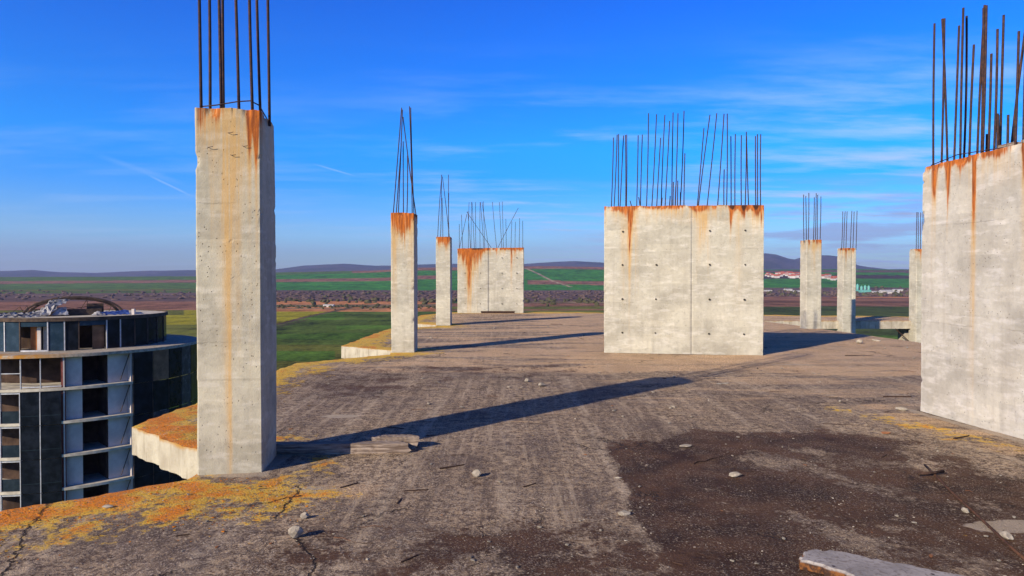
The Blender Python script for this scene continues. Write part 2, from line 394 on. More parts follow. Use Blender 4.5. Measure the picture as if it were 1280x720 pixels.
# column beside the timber boards
c1 = place('concrete_column', 'tall pale concrete column beside the broken timber boards, rust streak at its top corner', 'column', (-2.755, 5.95), R(8), .55, .60, GC)
shaft('shaft', c1, .55, .60, 3.215, 3.20, [
    ('f', .205, .045, .95, 1.5, .9, .0), ('f', .235, .03, .55, 1.3, .5, .3), ('f', .01, .07, 4.6, .04, .62, 0), ('f', .05, .12, 3.6, .0, .5, 0), ('f', -.16, .06, 1.2, .1, .6, 0), ('f', -.22, .05, .5, .5, .55, 0), ('f', -.10, .05, .45, .3, .4, 0),
    ('f', .215, .06, 1.6, 0, .5, 0), ('r', -.27, .03, .6, .5, .3, 0), ('f', -.03, .02, 3.0, 0, .35, 0)], sp=.015, dz=.02, seed=3, band=.45,
    seams=())
bl = [(253, 251, 6.03, .0), (264, 262, 6.28, .1), (278, 275, 6.06, 0), (281, 282, 6.42, .1), (300, 294, 6.08, 0), (317, 315, 6.06, 0), (327, 323, 6.42, .1), (338, 336, 6.35, 0)]
rebars(c1, [((at(a, d), d, 3.195), (at(a, d) + (at(b, d) - at(a, d))*1.55, d, 5.55 + q)) for a, b, d, q in bl], None, .0135)
mb = MB(); mb.tube([(-.25,-.22,3.235),(-.12,-.23,3.25),(.06,-.22,3.29),(.17,-.225,3.30),(.24,-.19,3.27),(.24,.0,3.24),(.235,.20,3.22)], .006, 5)
mb.build('stirrup', M['rebar'], c1, True)

for (wx, wz) in ((-.15, 2.86), (.02, 2.99), (.14, 2.88), (.04, 2.80)):
    mb = MB(); q_ = rng.uniform(-.02, .02); mb.tube([(wx - .025, -.296, wz + .008), (wx - .005, -.322, wz - .004 + q_*.3), (wx + .03, -.325, wz + q_*.5)], .0026, 5)
    mb.build('tie_wire', M['rebar'], c1, True)
c2 = place('concrete_column', 'slim concrete column whose starter bars lean together into an A, rusty head', 'column', (-2.78, 15.7), 0, .534, .53, GC)
shaft('shaft', c2, .534, .53, 3.22, 3.22, [
    ('f', 0, .4, .30, .7, .5, .1), ('f', -.12, .06, 1.3, .9, .9, 0), ('f', .03, .07, .95, 1.0, .9, .1), ('f', .15, .04, 1.0, .8, .8, 0), ('f', -.22, .04, .7, .6, .7, 0), ('f', .0, .26, .75, .75, .7, 0), ('f', -.2, .1, 2.2, .0, .6, 0), ('f', .2, .1, 2.2, .0, .5, 0), ('r', 0, .2, .5, .5, .5, 0)],
    sp=.03, dz=.035, seed=7, band=.9)
rebars(c2, bars_px([(50,97,68),(65,95,262),(77,100,76),(104,105,245),(122,127,318),(150,138,60),(160,145,68),(170,103,115)], 480, 120, 4.24, 0, 3.2, (15.8, 16.1, 15.85, 16.15, 15.95)), None, .012)
c3 = place('concrete_column', 'slender concrete column standing between the A-barred column and the far rusty wall', 'column', (-2.74, 24.6), 0, .52, .6, GC)
shaft('shaft', c3, .52, .60, 3.2, 3.2, [
    ('f', .0, .2, .5, .9, .8, .35), ('f', -.15, .04, .9, .8, .7, 0), ('f', .12, .05, .8, .8, .8, 0), ('f', .2, .04, .4, .8, .4, .4)], sp=.04, dz=.045, seed=12, band=1.1)
rebars(c3, bars_px([(285,307,418),(300,306,420),(312,308,540),(345,343,418),(347,310,428),(343,344,515)], 480, 120, 4.24, 0, 3.18, (24.75, 24.95, 25.05)), None, .012)

# columns past the slab edge
r1 = place('concrete_column', 'concrete column at the slab edge, casting its shadow on the next column', 'column', (9.92, 23.0), 0, .51, .5, GC)
shaft('shaft', r1, .51, .5, 3.0, 3.0, [('f', -.16, .03, .7, .8, .7, .1), ('f', .1, .03, .6, .7, .6, .1), ('f', -.02, .08, 1.5, 0, .5, 0), ('f', .2, .05, .7, .3, .5, 0)], z0=-3.4, sp=.04, dz=.06, seed=15, band=1.1)
rebars(r1, bars_px([(211,211,76),(221,219,82),(229,228,70),(250,251,88),(258,258,72),(266,264,78),(277,281,84)], 940, 220, 3.27, 0, 2.98, (23.1, 23.3, 23.15)), None, .012)
r2 = place('concrete_column', 'narrow concrete column half shaded, standing against the edge of the rear slab strip', 'column', (13.1, 27.0), 0, .51, .5, GC)
shaft('shaft', r2, .51, .5, 2.9, 2.9, [('f', -.14, .03, 1.0, .9, .8, 0), ('f', .13, .03, .9, .8, .8, 0), ('f', .2, .03, .4, .6, .5, 0)], z0=-3.4, sp=.05, dz=.06, seed=18, band=1.1, seams=((.09, .02),))
rebars(r2, bars_px([(365,371,145),(374,377,145),(383,386,145),(401,408,142),(411,416,145),(424,425,142)], 940, 220, 3.27, 0, 2.88, (27.1, 27.35, 27.2)), None, .012)
r3 = place('concrete_column', 'concrete column just past the end of the large cream wall, at the rear strip', 'column', (16.0, 27.0), 0, .51, .5, GC)
shaft('shaft', r3, .51, .5, 2.87, 2.87, [('f', -.1, .04, .8, .8, .7, 0), ('f', .1, .03, .9, .8, .7, 0)], z0=-3.4, sp=.05, dz=.06, seed=21, band=1.1)
rebars(r3, bars_px([(670,671,148),(678,679,148),(687,687,150),(696,697,146),(704,705,150)], 940, 220, 3.27, 0, 2.85, (27.1, 27.35, 27.2)), None, .012)

# centre wall
CWR = R(-9.8)
w1 = place('concrete_wall', 'free standing broad concrete wall with rows of tie holes and dark rusty bar bundles', 'wall', (2.12, 15.7), CWR, 3.51, .30, GW)
hz = [(sx, sz) for sz, xs in ((2.78, (-1.33, .59, 1.35)), (2.02, (-1.34, -.58, .59, 1.35)), (1.24, (-1.34, -.59, .59, 1.34)), (.47, (-1.34, -.6, .58, 1.33))) for sx in xs]
shaft('wall_panel', w1, 3.51, .30, 3.37, 3.33, [
    ('f', 0, 1.8, .26, .0, .28, .22), ('f', -1.16, .07, 1.5, 1.1, 1.0, .0), ('f', -1.13, .11, 2.5, .0, .95, 0), ('f', -1.34, .05, 2.8, 0, .35, 0), ('f', -1.3, .3, .34, .9, .5, 0), ('f', .44, .12, 2.0, .2, .85, 0), ('f', .42, .16, .40, .9, .6, 0), ('f', -.5, .9, .10, .5, .4, 0), ('f', .5, .06, 2.6, 0, .3, 0),
    ('f', 1.35, .4, .22, .9, .5, .1), ('f', 1.075, .045, .45, .9, .3, 1.4), ('f', 1.05, .025, .95, 1.0, .7, 0), ('f', 1.32, .05, .50, 1.0, .4, 1.3), ('f', 1.29, .03, .7, .8, .6, 0), ('f', 1.57, .05, .48, .9, .3, 1.3), ('f', 1.67, .05, .55, 1.1, .6, .2), ('f', 1.2, .07, 2.9, 0, .3, 0), ('f', 1.6, .14, .85, .2, .5, 0)],
    sp=.02, dz=.03, seed=25, band=.85, seams=((.20, .012),), holes=hz, lift=(.20, .012))
cw = [(93,98,112),(100,108,104),(112,112,102),(116,125,106),(131,130,104),(133,133,104),(160,163,106),(170,174,104),(186,190,48),(200,212,50),(213,223,112),(225,234,52),(235,246,68),(253,255,46),(262,268,48),(275,285,40),(285,288,152),(320,338,86),(323,352,52),(346,370,48),(374,391,48),(391,391,195),(398,399,48),(410,408,108),(420,420,102),(437,436,105),(447,449,96),(456,450,108),(475,472,108),(480,479,102),(488,488,102),(225,227,270),(235,236,272),(247,249,265),(256,257,228),(262,263,240),(268,268,225),(275,276,255),(148,142,278),(170,166,268)]
bl = []
for i, (xb, xt, yt) in enumerate(cw):
    a, b, c = 720 + xb/2.119, 720 + xt/2.119, 120 + yt/2.119
    # walk along the wall's own line, alternating between its two bar layers
    k = (.07, .22)[i % 2]
    f = (a - 640)/FOC; q0 = Vector((2.12 + .17*k, 15.7 + .985*k)); dv = Vector((math.cos(CWR), math.sin(CWR)))
    s = (f*q0.y - q0.x)/(dv.x - f*dv.y); s = min(max(s, .05), 3.46); q = q0 + dv*s
    bl.append(((q.x, q.y, 3.32), (q.x + (b - a)/FOC*q.y, q.y + rng.uniform(-.03, .03), zat(c, q.y))))
rebars(w1, bl, None, .0125)

# far wall
w2 = place('concrete_wall', 'distant concrete wall with broad orange rust run on one half and crossed bars above', 'wall', (-2.66, 33.3), 0, 3.24, .30, GW)
hz = [(sx, sz) for sz in (.45, 1.2, 1.95, 2.7) for sx in (-1.25, -.5, .55, 1.27) if not (sz > 2.5 and sx < 0)]
shaft('wall_panel', w2, 3.24, .30, 3.15, 3.19, [
    ('f', -1.3, .3, 1.1, 1.1, .9, 0), ('f', -1.05, .12, 3.0, .95, 1.1, 0), ('f', -.85, .3, 1.6, .85, .9, .2), ('f', -.98, .25, 3.6, 0, .95, 0), ('f', -.7, .6, .45, 1.0, .6, .25), ('f', .9, .5, .2, .8, .5, 0), ('f', -.55, .1, 1.1, .8, .8, .3), ('f', -.42, .04, 1.4, .7, .5, .2), ('f', -.7, .35, .35, .9, .5, .3),
    ('f', .28, .05, .6, .9, .6, 0), ('f', 1.02, .05, 2.2, .75, .7, 0), ('f', 1.2, .05, 1.0, .8, .6, 0), ('f', 1.45, .08, .4, .8, .3, .4), ('f', -1.5, .12, 1.6, .2, .7, 0)],
    sp=.04, dz=.05, seed=31, band=.9, seams=((-.10, .03),), holes=hz, lift=(-.1, .03))
fw = [(60,60,212),(78,72,163),(60,100,160),(108,112,97),(122,125,95),(120,105,145),(140,128,97),(148,146,95),(170,170,95),(190,172,97),(195,187,92),(215,180,97),(232,100,148),(258,235,95),(262,372,127),(285,272,97),(293,287,92),(308,306,185),(333,338,200),(355,357,200),(376,379,182),(395,395,195)]
rebars(w2, bars_px(fw, 560, 230, 4.233, 0, 3.15, (33.37, 33.52)), None, .012)

# big wall near the camera
WR = math.atan2(-.995, .10)
w3 = place('concrete_wall', 'large cream concrete wall with long thin rust drips, closest of the walls', 'wall', (5.30, 8.84), WR, 3.9, .30, GW)
hz = []
shaft('wall_panel', w3, 3.9, .30, 3.15, 3.19, [
    ('f', -1.73, .045, .9, 1.3, .9, 0), ('f', -1.50, .04, .8, 1.2, .9, 0), ('f', -1.28, .06, .3, 1.0, .5, 0), ('f', -1.3, .6, .10, .8, .6, 0), ('f', -1.08, .022, 1.6, 1.3, .8, 0), ('f', -1.08, .035, 3.8, .25, .85, 0), ('f', -1.72, .05, 1.6, 0, .45, 0),
    ('f', -.40, .02, .7, .9, .6, 0), ('f', -.40, .03, 1.8, 0, .4, 0), ('f', -.22, .03, .9, 1.0, .8, 0), ('f', -.24, .03, 2.6, .1, .5, 0), ('f', -.75, .04, .3, .5, .5, 0), ('f', .3, .03, .9, 1, .7, 0), ('f', 1.0, .03, .9, 1, .7, 0)],
    sp=.02, dz=.028, seed=37, band=.5)
rw = [(168,168,80),(190,192,66),(213,191,66),(234,245,88),(254,260,30),(265,267,58),(283,293,148),(308,327,22),(325,335,22),(322,326,30),(344,351,176),(337,336,433),(362,371,97),(376,375,366),(373,374,372),(381,387,54),(405,406,371),(416,461,50),(430,439,104),(430,430,385),(456,463,50)]
bl = []
for i, (xb, xt, yt) in enumerate(rw):
    k = (.06, .22)[i % 2] if i not in (0, 2) else .06
    a, b, c = 1100 + xb/2.571, 1100 + xt/2.571, yt/2.571
    f = (a - 640)/FOC; q0 = Vector((5.30 + k, 8.84)); dv = Vector((.10, -.995)).normalized()
    s = (f*q0.y - q0.x)/(dv.x - f*dv.y); s = min(max(s, .04), 3.8); q = q0 + dv*s
    bl.append(((q.x, q.y, 3.14), (q.x + (b - a)/FOC*q.y, q.y + rng.uniform(-.02, .02), zat(c, q.y))))
for s in (2.2, 2.45, 2.75, 3.0, 3.3, 3.6):
    for k in (.06, .22):
        q = Vector((5.30 + k, 8.84)) + dv*s
        bl.append(((q.x, q.y, 3.15), (q.x + rng.uniform(-.1, .1), q.y + rng.uniform(-.1, .1), 4.7 + rng.uniform(-.5, .2))))
rebars(w3, bl, None, .0135)
mb = MB()
iv = w3.matrix_basis.inverted()
mb.tube([iv @ Vector(q) for q in ((5.36, 8.75, 3.165), (5.40, 8.3, 3.22), (5.44, 7.95, 3.20), (5.46, 7.6, 3.175))], .006, 5)
mb.build('stirrup', M['rebar'], w3, True)
mb = MB()
for s, l in ((1.25, .22), (1.55, .2), (1.95, .3)):
    q = iv @ (Vector((5.40, 8.84, 0)) + Vector((dv.x, dv.y, 0))*s)
    mb.box(q.x - l/2, q.x + l/2, q.y - .05, q.y + .06, 3.14, 3.215)
mb.build('wooden_cleat', M['wood'], w3)

for root, tc in ((w3, (1.0, .995, 1.08, 1)), (c1, (.93, .925, .90, 1)), (w1, (.99, .99, .99, 1))):
    for ch in root.children:
        if ch.name.split('.')[0] in ('shaft', 'wall_panel'): ch.color = tc
# ------------------------------------------------------------------ roof slab
OUT = [(-4.45,-3),(-4.45,4.35),(-2.8,5.85),(-2.86,6.55),(-4.41,7.89),(-4.40,13.9),(-2.75,15.4),(-2.85,16.25),(-4.36,17.4),(-4.15,23.3),(-2.72,24.4),(-2.8,25.1),(-4.25,26.3),(-4.2,31.5),(-3.0,34.2),(.9,34.4),(5,33.6),(12,31.7),(18,30.5),(25,29.4),(25,27.35),(10.0,27.35),(10.05,26.8),(10.42,24.6),(10.46,23.06),(10.62,21.1),(10.9,18.2),(11.3,12),(11.3,-3)]
OUTN = np.array(OUT)
def inside(x, y, poly):
    r = np.zeros(x.shape, bool); n = len(poly)
    for i in range(n):
        x1, y1 = poly[i]; x2, y2 = poly[(i+1) % n]
        c = ((y1 > y) != (y2 > y))
        with np.errstate(divide='ignore', invalid='ignore'):
            r ^= c & (x < (x2-x1)*(y-y1)/(y2-y1+1e-12) + x1)
    return r
def edist(x, y, poly, closed=True):
    d = np.full(x.shape, 1e9); n = len(poly)
    for i in range(n if closed else n-1):
        a = np.array(poly[i]); b = np.array(poly[(i+1) % n]); ab = b - a
        t = np.clip(((x-a[0])*ab[0] + (y-a[1])*ab[1])/(ab @ ab), 0, 1)
        d = np.minimum(d, np.hypot(x - a[0] - t*ab[0], y - a[1] - t*ab[1]))
    return d
# jittered outline
ol = []
for i in range(len(OUT)):
    a = Vector(OUT[i]); b = Vector(OUT[(i+1) % len(OUT)]); L = (b - a).length
    near = min(a.y, b.y) < 20 and -1 < max(a.y, b.y) and min(a.x, b.x) < 0
    n = max(1, int(L/(.06 if near else .3))); nrm = Vector((-(b-a).y, (b-a).x)).normalized()
    for k in range(n):
        p = a.lerp(b, k/n)
        if k: p += nrm * float((fbm(np.array([p.x*3.0]), np.array([p.y*3.0]), 0.4)[0] - .5) * .16 + (fbm(np.array([p.x*11.0]), np.array([p.y*11.0]), 0.9, 2)[0] - .5) * .05)
        ol.append(p)
oln = [(p.x, p.y) for p in ol]
pts = []
def grid(x0, x1, y0, y1, s):
    xs = np.arange(x0, x1, s); ys = np.arange(y0, y1, s)
    X, Y = np.meshgrid(xs, ys); X = X + nrs.uniform(-.25, .25, X.shape)*s; Y = Y + nrs.uniform(-.25, .25, Y.shape)*s
    X, Y = X.ravel(), Y.ravel(); k = inside(X, Y, oln); X, Y = X[k], Y[k]; k = edist(X, Y, oln) > s*.45
    pts.extend(zip(X[k], Y[k]))
grid(-4.5, 11.4, -3, 3.0, .4); grid(-4.5, 6.2, 3.0, 10.0, .075); grid(6.2, 11.4, 3.0, 10, .3); grid(-4.5, 11.4, 10.0, 18, .15); grid(-4.5, 25, 18, 35, .26)
allv = [Vector(p) for p in oln] + [Vector((float(a), float(b))) for a, b in pts]
no = len(oln)
vo, _, fo, ovm, _, _ = delaunay_2d_cdt(allv, [(i, (i+1) % no) for i in range(no)], [], 1, 1e-5)
vx = np.array([(p.x, p.y) for p in vo])
X, Y = vx[:, 0], vx[:, 1]
Zs = (fbm(X*.5, Y*.5, .2) - .5)*.05 + (fbm(X*3, Y*3, .8) - .5)*.012
for (cx, cy) in ((-2.5, 6.2), (-2.5, 15.9), (-2.5, 24.9), (3.8, 15.4), (-1, 33.4), (5.5, 7.5)): pass
de = edist(X, Y, OUT)
Zs = Zs - sstep(.07, 0, de)*.018*fbm(X*5, Y*5, .1)
bm = bmesh.new()
bv = [bm.verts.new((X[i], Y[i], Zs[i])) for i in range(len(X))]
for f in fo:
    try: bm.faces.new([bv[i] for i in f])
    except ValueError: pass
bmesh.ops.recalc_face_normals(bm, faces=bm.faces)
if sum(f.normal.z for f in bm.faces) < 0: bmesh.ops.reverse_faces(bm, faces=bm.faces)
be = [e for e in bm.edges if e.is_boundary]
prev = be
for zz in (-.10, -.22, -.325):
    ext = bmesh.ops.extrude_edge_only(bm, edges=prev)
    nvs = [q for q in ext['geom'] if isinstance(q, bmesh.types.BMVert)]
    prev = [q for q in ext['geom'] if isinstance(q, bmesh.types.BMEdge) and q.is_boundary]
    for q in nvs:
        q.co.z = zz + (float(fbm(np.array([q.co.x*4]), np.array([q.co.y*4]), 1.1)[0]) - .5)*.03
    for q in ext['geom']:
        if isinstance(q, bmesh.types.BMFace): q.material_index = 1
bmesh.ops.holes_fill(bm, edges=prev, sides=0)
for f in bm.faces:
    if f.normal.z < -.5 or (len(f.verts) > 10): f.material_index = 1
bmesh.ops.recalc_face_normals(bm, faces=bm.faces)
me = bpy.data.meshes.new('roof_slab'); bm.to_mesh(me); bm.free()
me.materials.append(M['slab']); me.materials.append(M['fascia'])
slab = bpy.data.objects.new('roof_slab', me); col.objects.link(slab)
tag(slab, 'weathered bare concrete roof slab with orange lichen along its jagged edge', 'roof slab', None, 'structure')
V = np.zeros(len(me.vertices)*3, np.float32); me.vertices.foreach_get('co', V); V = V.reshape(-1, 3).astype(float); X, Y = V[:, 0], V[:, 1]
LE = [p for p in OUT[:15]] + OUT[15:20]
d1 = edist(X, Y, OUT[:20], False)
# lichen grows along the exposed rim, thinner with distance from it; also round the column feet
lich = sstep(1.9, .2, d1)*.62 + sstep(.55, .05, d1)*.42
lich *= np.where(Y > 6.7, np.where(Y < 15.0, 1.0, 1.2), 1.05)
lich = np.maximum(lich, (.68)*sstep(1.3, .2, np.hypot((X + 2.2)/1.1, Y - 5.35)))
lich *= 1 - .6*sstep(.25, 0, np.hypot(np.maximum(0, np.abs(X+2.45) - .3), np.maximum(0, np.abs(Y-6.2) - .35)))
wall_strip = edist(X, Y, [(4.35, 9.1), (4.75, 8.0), (4.98, 7.2), (5.1, 6.4)], False)
lich = np.maximum(lich, .50*sstep(.5, .05, wall_strip))
far_rim = sstep(1.3, 0, np.abs(Y - (33.4 - .14*np.maximum(0, X - 3)*1.2)))*.8
lich = np.maximum(lich, far_rim)
dark = sstep(-.10, .12, X - .90 + (fbm(X*0+1, Y*2.2, 0, 5)-.5)*.26) * sstep(8.4, 7.0, Y + .32*np.maximum(0, 2.2 - X)*1.1) * sstep(5.4, 4.0, X + (Y-5)*.12)
dark = dark*(.52 + .42*sstep(.35, .6, fbm(X*.9 + .4*Y, Y*.8, .15)))
dark = np.maximum(dark, .66*sstep(5.6, 4.3, Y)*sstep(-2.3, -1.0, X)*sstep(1.1, .8, X)*np.clip(fbm(X*1.2, Y*.8, .3)*1.6, 0, 1))
dark = np.maximum(dark, .48*sstep(13.9, 13.2, Y - .1*X)*sstep(11.6, 13.0, Y - .1*X)*sstep(3.0, .5, X)*sstep(-4.2, -3.4, X))
dark = np.maximum(dark, .50*sstep(2.2, .4, np.hypot((X + 2.6)/1.5, (Y - 11.2)/1.6)))
dark = np.maximum(dark, .42*sstep(1.6, .3, np.hypot((X - .3)/2.2, (Y - 12.3)/.9)))
tan = .85*sstep(11.0, 13.5, Y)*(.5 + .5*sstep(-4, -2, X)) + .55*sstep(8.2, 9.2, Y)*sstep(.5, 2.0, X)
tan = np.maximum(tan, .72*sstep(1.7, .2, np.hypot((X + .1)/1.2, (Y - 7.8)/1.3)))
tan = np.maximum(tan, .75*sstep(.75, .1, edist(X, Y, [(4.6, 10.0), (4.95, 8.3), (5.2, 6.5), (5.3, 5)], False)))
tan = np.maximum(tan, .55*sstep(.9, .2, np.hypot((X + 1.4)/.8, (Y - 5.6)/.7)))
tan = np.maximum(tan, .6*sstep(4.3, 3.3, Y + .0*X)*sstep(2.4, 2.9, X))
paint(slab, 'mask', np.stack([lich, dark, tan], -1))
strip = np.floor((X + .05)/.95).astype(int)
tn = np.array([.15,.55,.3,.75,.35,.6,.2,.5,.4,.7,.25,.6])[(strip + 20) % 12]
tn = tn * sstep(15, 9, Y) * (.4 + 1.2*fbm(X*.7, Y*.35, .6))
sd = np.abs(((X + .05 + (fbm(X*0+2, Y*1.3, .1) - .5)*.10)/.95 + .5) % 1 - .5)*.95
seam = sstep(.10, .0, sd)*sstep(16, 11, Y)*(.35 + .9*fbm(X*1.1, Y*.6, .9))
pale = sstep(.36, .2, np.hypot((X - 3.5)/1.3, (Y - 4.72)/.42)) + .9*sstep(.22, .1, np.hypot((X + 2.15)/1.6, (Y - 8.55)/.7)) + .8*sstep(.5, .2, np.hypot((X + 3.2)/2.5, (Y - 15.25)/.25)) \
     + .8*sstep(.4, .15, np.hypot((X - 5.6)/1.9, (Y - 13.6)/.35)) + .9*sstep(.35, .1, np.hypot((X + 1.65)/1.2, (Y - 5.55)/.5))*.75
pale = pale + .7*sstep(.14, .02, np.maximum(0, np.hypot(np.maximum(0, np.abs(X + 2.47) - .28), np.maximum(0, np.abs(Y - 6.3) - .36)))) + .6*sstep(.2, .03, edist(X, Y, [(5.22, 8.9), (5.6, 5)], False))
paint(slab, 'tone', np.stack([np.clip(tn, 0, 1), seam, pale], -1))
slab_pts = V

# storeys below: same outline, plain, seen only past the rim
mb = MB()
prof = [(-4.2,-3),(-4.2,33),(0,34),(12,31),(24,29),(24,27.6),(9.8,27.6),(10.2,23.3),(10.9,12),(10.9,-3)]
for z in (-3.6, -6.9, -10.2, -13.5, -16.8, -20.1, -23.4, -26.7):
    n = len(prof)
    mb.add([(a, b, z) for a, b in prof] + [(a, b, z + .3) for a, b in prof], [tuple(range(n)), tuple(range(2*n-1, n-1, -1))] + [(i, i+n, (i+1) % n + n, (i+1) % n) for i in range(n)])
for cy in (6.3, 15.9, 24.9, 32.5):
    for cx in (-2.5, 4.0, 9.6): mb.box(cx-.26, cx+.26, cy-.28, cy+.28, GROUND-1, -.28)
for cx in (16.2, 22.0): mb.box(cx-.24, cx+.24, 27.7, 28.2, GROUND-1, -.28)
mb.box(-1.0, 8.0, 3.0, 3.3, GROUND-1, -.28); mb.box(0, 8.0, 20.0, 20.3, GROUND-1, -.28)
tag(mb.build('building_storeys', M['fascia']), 'bare concrete storeys of the unfinished building below the roof slab', 'building', None, 'structure')

# steel prop under the rear strip
mb = MB(); mb.tube([(15.3, 27.2, -.31), (15.78, 27.1, -.80)], .02, 6)
tag(mb.build('steel_prop', M['twig']), 'thin dark slanting prop under the edge of the rear slab strip', 'prop')

# ------------------------------------------------------------------ loose things on the slab
def beam(name, pts_top, w, h, label, seed, mat, loc, rz, ragged=True):
    """board along local x, jagged broken ends"""
    L = pts_top; n = 24; q = random.Random(seed); vs = []; fs = []
    prof = [(-w/2, 0), (-w/2, h*.33), (-w/2, h*.66), (-w/2, h), (-w*.2, h), (w*.2, h), (w/2, h), (w/2, h*.66), (w/2, h*.33), (w/2, 0)]
    e0 = [q.uniform(0, .05) for _ in prof]; e1 = [q.uniform(0, .13) if ragged else q.uniform(0, .02) for _ in prof]
    for i in range(n + 1):
        for j, (a, b) in enumerate(prof):
            x0 = -L/2 + e0[j]; x1 = L/2 - e1[j]
            vs.append((x0 + (x1-x0)*i/n, a + q.uniform(-.003, .003), b + q.uniform(-.003, .003)*(b > 0)))
    m_ = len(prof)
    for i in range(n):
        fs += [(i*m_+j, (i+1)*m_+j, (i+1)*m_+(j+1) % m_, i*m_+(j+1) % m_) for j in range(m_)]
    fs += [tuple(range(m_)), tuple(range(n*m_, n*m_+m_))[::-1]]
    o = mesh_obj(name, vs, [f[::-1] for f in fs], mat); o.location = loc; o.rotation_euler = (0, 0, rz)
    return tag(o, label, 'board')
beam('timber_board', 1.46, .12, .105, 'long weathered board lying at the foot of the tall column, end broken off', 2, M['wood'], (-1.70, 6.72, -.005), R(2.0))
beam('timber_board', .56, .11, .125, 'short weathered board tucked behind the long board, splintered tip', 4, M['wood'], (-1.20, 6.90, 0), R(1.5))
beam('timber_beam', 1.72, .14, .11, 'dark plank lying along the foot of the distant rusty wall', 6, M['twig'], (-.66, 32.95, 0), 0)

def rock(name, r, mat, seed, sq=(1, .8, .6), sub=2):
    q = random.Random(seed); bm = bmesh.new(); bmesh.ops.create_icosphere(bm, subdivisions=sub, radius=1)
    # cut random facets: broken mortar rather than a ball
    for _ in range(9):
        n = Vector((q.gauss(0, 1), q.gauss(0, 1), q.gauss(0, 1))).normalized(); k = q.uniform(.45, .85)
        for v in bm.verts:
            t = v.co.dot(n)
            if t > k: v.co -= n*(t - k)
    for v in bm.verts:
        v.co = Vector((v.co.x*sq[0], v.co.y*sq[1], v.co.z*sq[2]))*r*q.uniform(.94, 1.05)
    lo = min(v.co.z for v in bm.verts)
    for v in bm.verts: v.co.z -= lo + r*.05
    me = bpy.data.meshes.new(name); bm.to_mesh(me); bm.free(); me.materials.append(mat)
    o = bpy.data.objects.new(name, me); col.objects.link(o); return o
def zs(x, y):
    i = np.argmin((slab_pts[:, 0]-x)**2 + (slab_pts[:, 1]-y)**2 + (slab_pts[:, 2] < -.05)*9); return float(slab_pts[i, 2])
named = [
    (368, 676, .055, 'stone', 'knobbly pale mortar lump nearest the lichen covered edge', (1, .8, .8)),
    (380, 651, .036, 'stone', 'round pale pebble just behind the knobbly mortar lump', (1, .9, .8)),
    (596, 597, .045, 'stone', 'lone rounded stone in the open middle of the slab', (1, .9, .75)),
    (678, 484, .055, 'stone', 'pair-like double lump of rubble beside the long column shadow', (1.5, .8, .7)),
    (658, 478, .05, 'stone', 'small rubble stone next to the double lump, near the column shadow', (1, .8, .7)),
    (781, 646, .048, 'stone', 'flat pale stone lying on the straight border of the dark stain', (1.3, .7, .45)),
    (773, 599, .03, 'stone', 'tiny white chip at the corner of the dark stain', (1.4, .7, .4)),
    (859, 560, .05, 'stone', 'long pale mortar chip above the dark stain', (1.7, .7, .35)),
    (919, 598, .05, 'stone', 'oblong grey stone inside the dark stain', (1.5, .8, .6)),
    (1262, 674, .05, 'stone', 'white block fragment beside the rusty rod', (.7, 1.1, .7)),
    (1210, 642, .035, 'stone', 'small white chip lying against the rusty rod', (.8, 1.1, .6)),
    (1108, 542, .05, 'brick', 'flat orange-tan tile chip near the large cream wall', (1.6, .8, .3)),
    (1129, 513, .055, 'stone', 'cream rubble chip by the corner of the large cream wall', (1.6, .8, .5)),
    (545, 478, .05, 'stone_dark', 'dark stone where the column shadow narrows', (1.2, .8, .5)),
    (265, 590, .035, 'brick', 'reddish brick crumb at the foot of the tall column', (1.5, .8, .5)),
    (130, 637, .035, 'stone', 'pale splinter of mortar on the orange lichen', (1.6, .6, .4)),
    (905, 480, .07, 'stone', 'white flake of mortar at the tip of the column shadow', (2.2, .8, .15)),
    (1075, 430, .09, 'stone', 'pale rubble lump beyond the broad wall, by its shadow', (1, .8, .9)),
    (1095, 427, .085, 'stone', 'low pale rubble lump near the void edge', (1.5, .8, .5)),
]
for i, (px, py, r, mt, lb, sq) in enumerate(named):
    d = dg(py); x = at(px, d)
    o = rock('rubble_stone', r, M[mt], 50 + i, sq, 2); o.location = (x, d, zs(x, d)); o.rotation_euler = (0, 0, rng.uniform(-.5, .5))
    tag(o, lb, 'stone', 'rubble stones lying on the roof slab')
protos = [rock('pebble', 1.0, M['stone'], 90 + i, (1, .8, .6), 1) for i in range(3)] + [rock('pebble', 1.0, M['stone_dark'], 95, (1.2, .7, .5), 1), rock('pebble', 1.0, M['brick'], 97, (1.2, .8, .5), 1)]
BAD = [(-2.5, 6.25, .6), (3.85, 15.3, 2.2), (-2.5, 15.95, .5), (-2.5, 24.9, .5), (-1, 33.4, 2), (-1.6, 6.8, .75), (2.1, 4.0, .5)]
def free(x, y):
    if any(math.hypot(x-a, y-b) < c for a, b, c in BAD): return False
    if x > 5.0 and y < 9.0: return False
    return bool(inside(np.array([x]), np.array([y]), OUT)[0]) and float(edist(np.array([x]), np.array([y]), OUT)[0]) > .12
k = 0; first = [True]*5
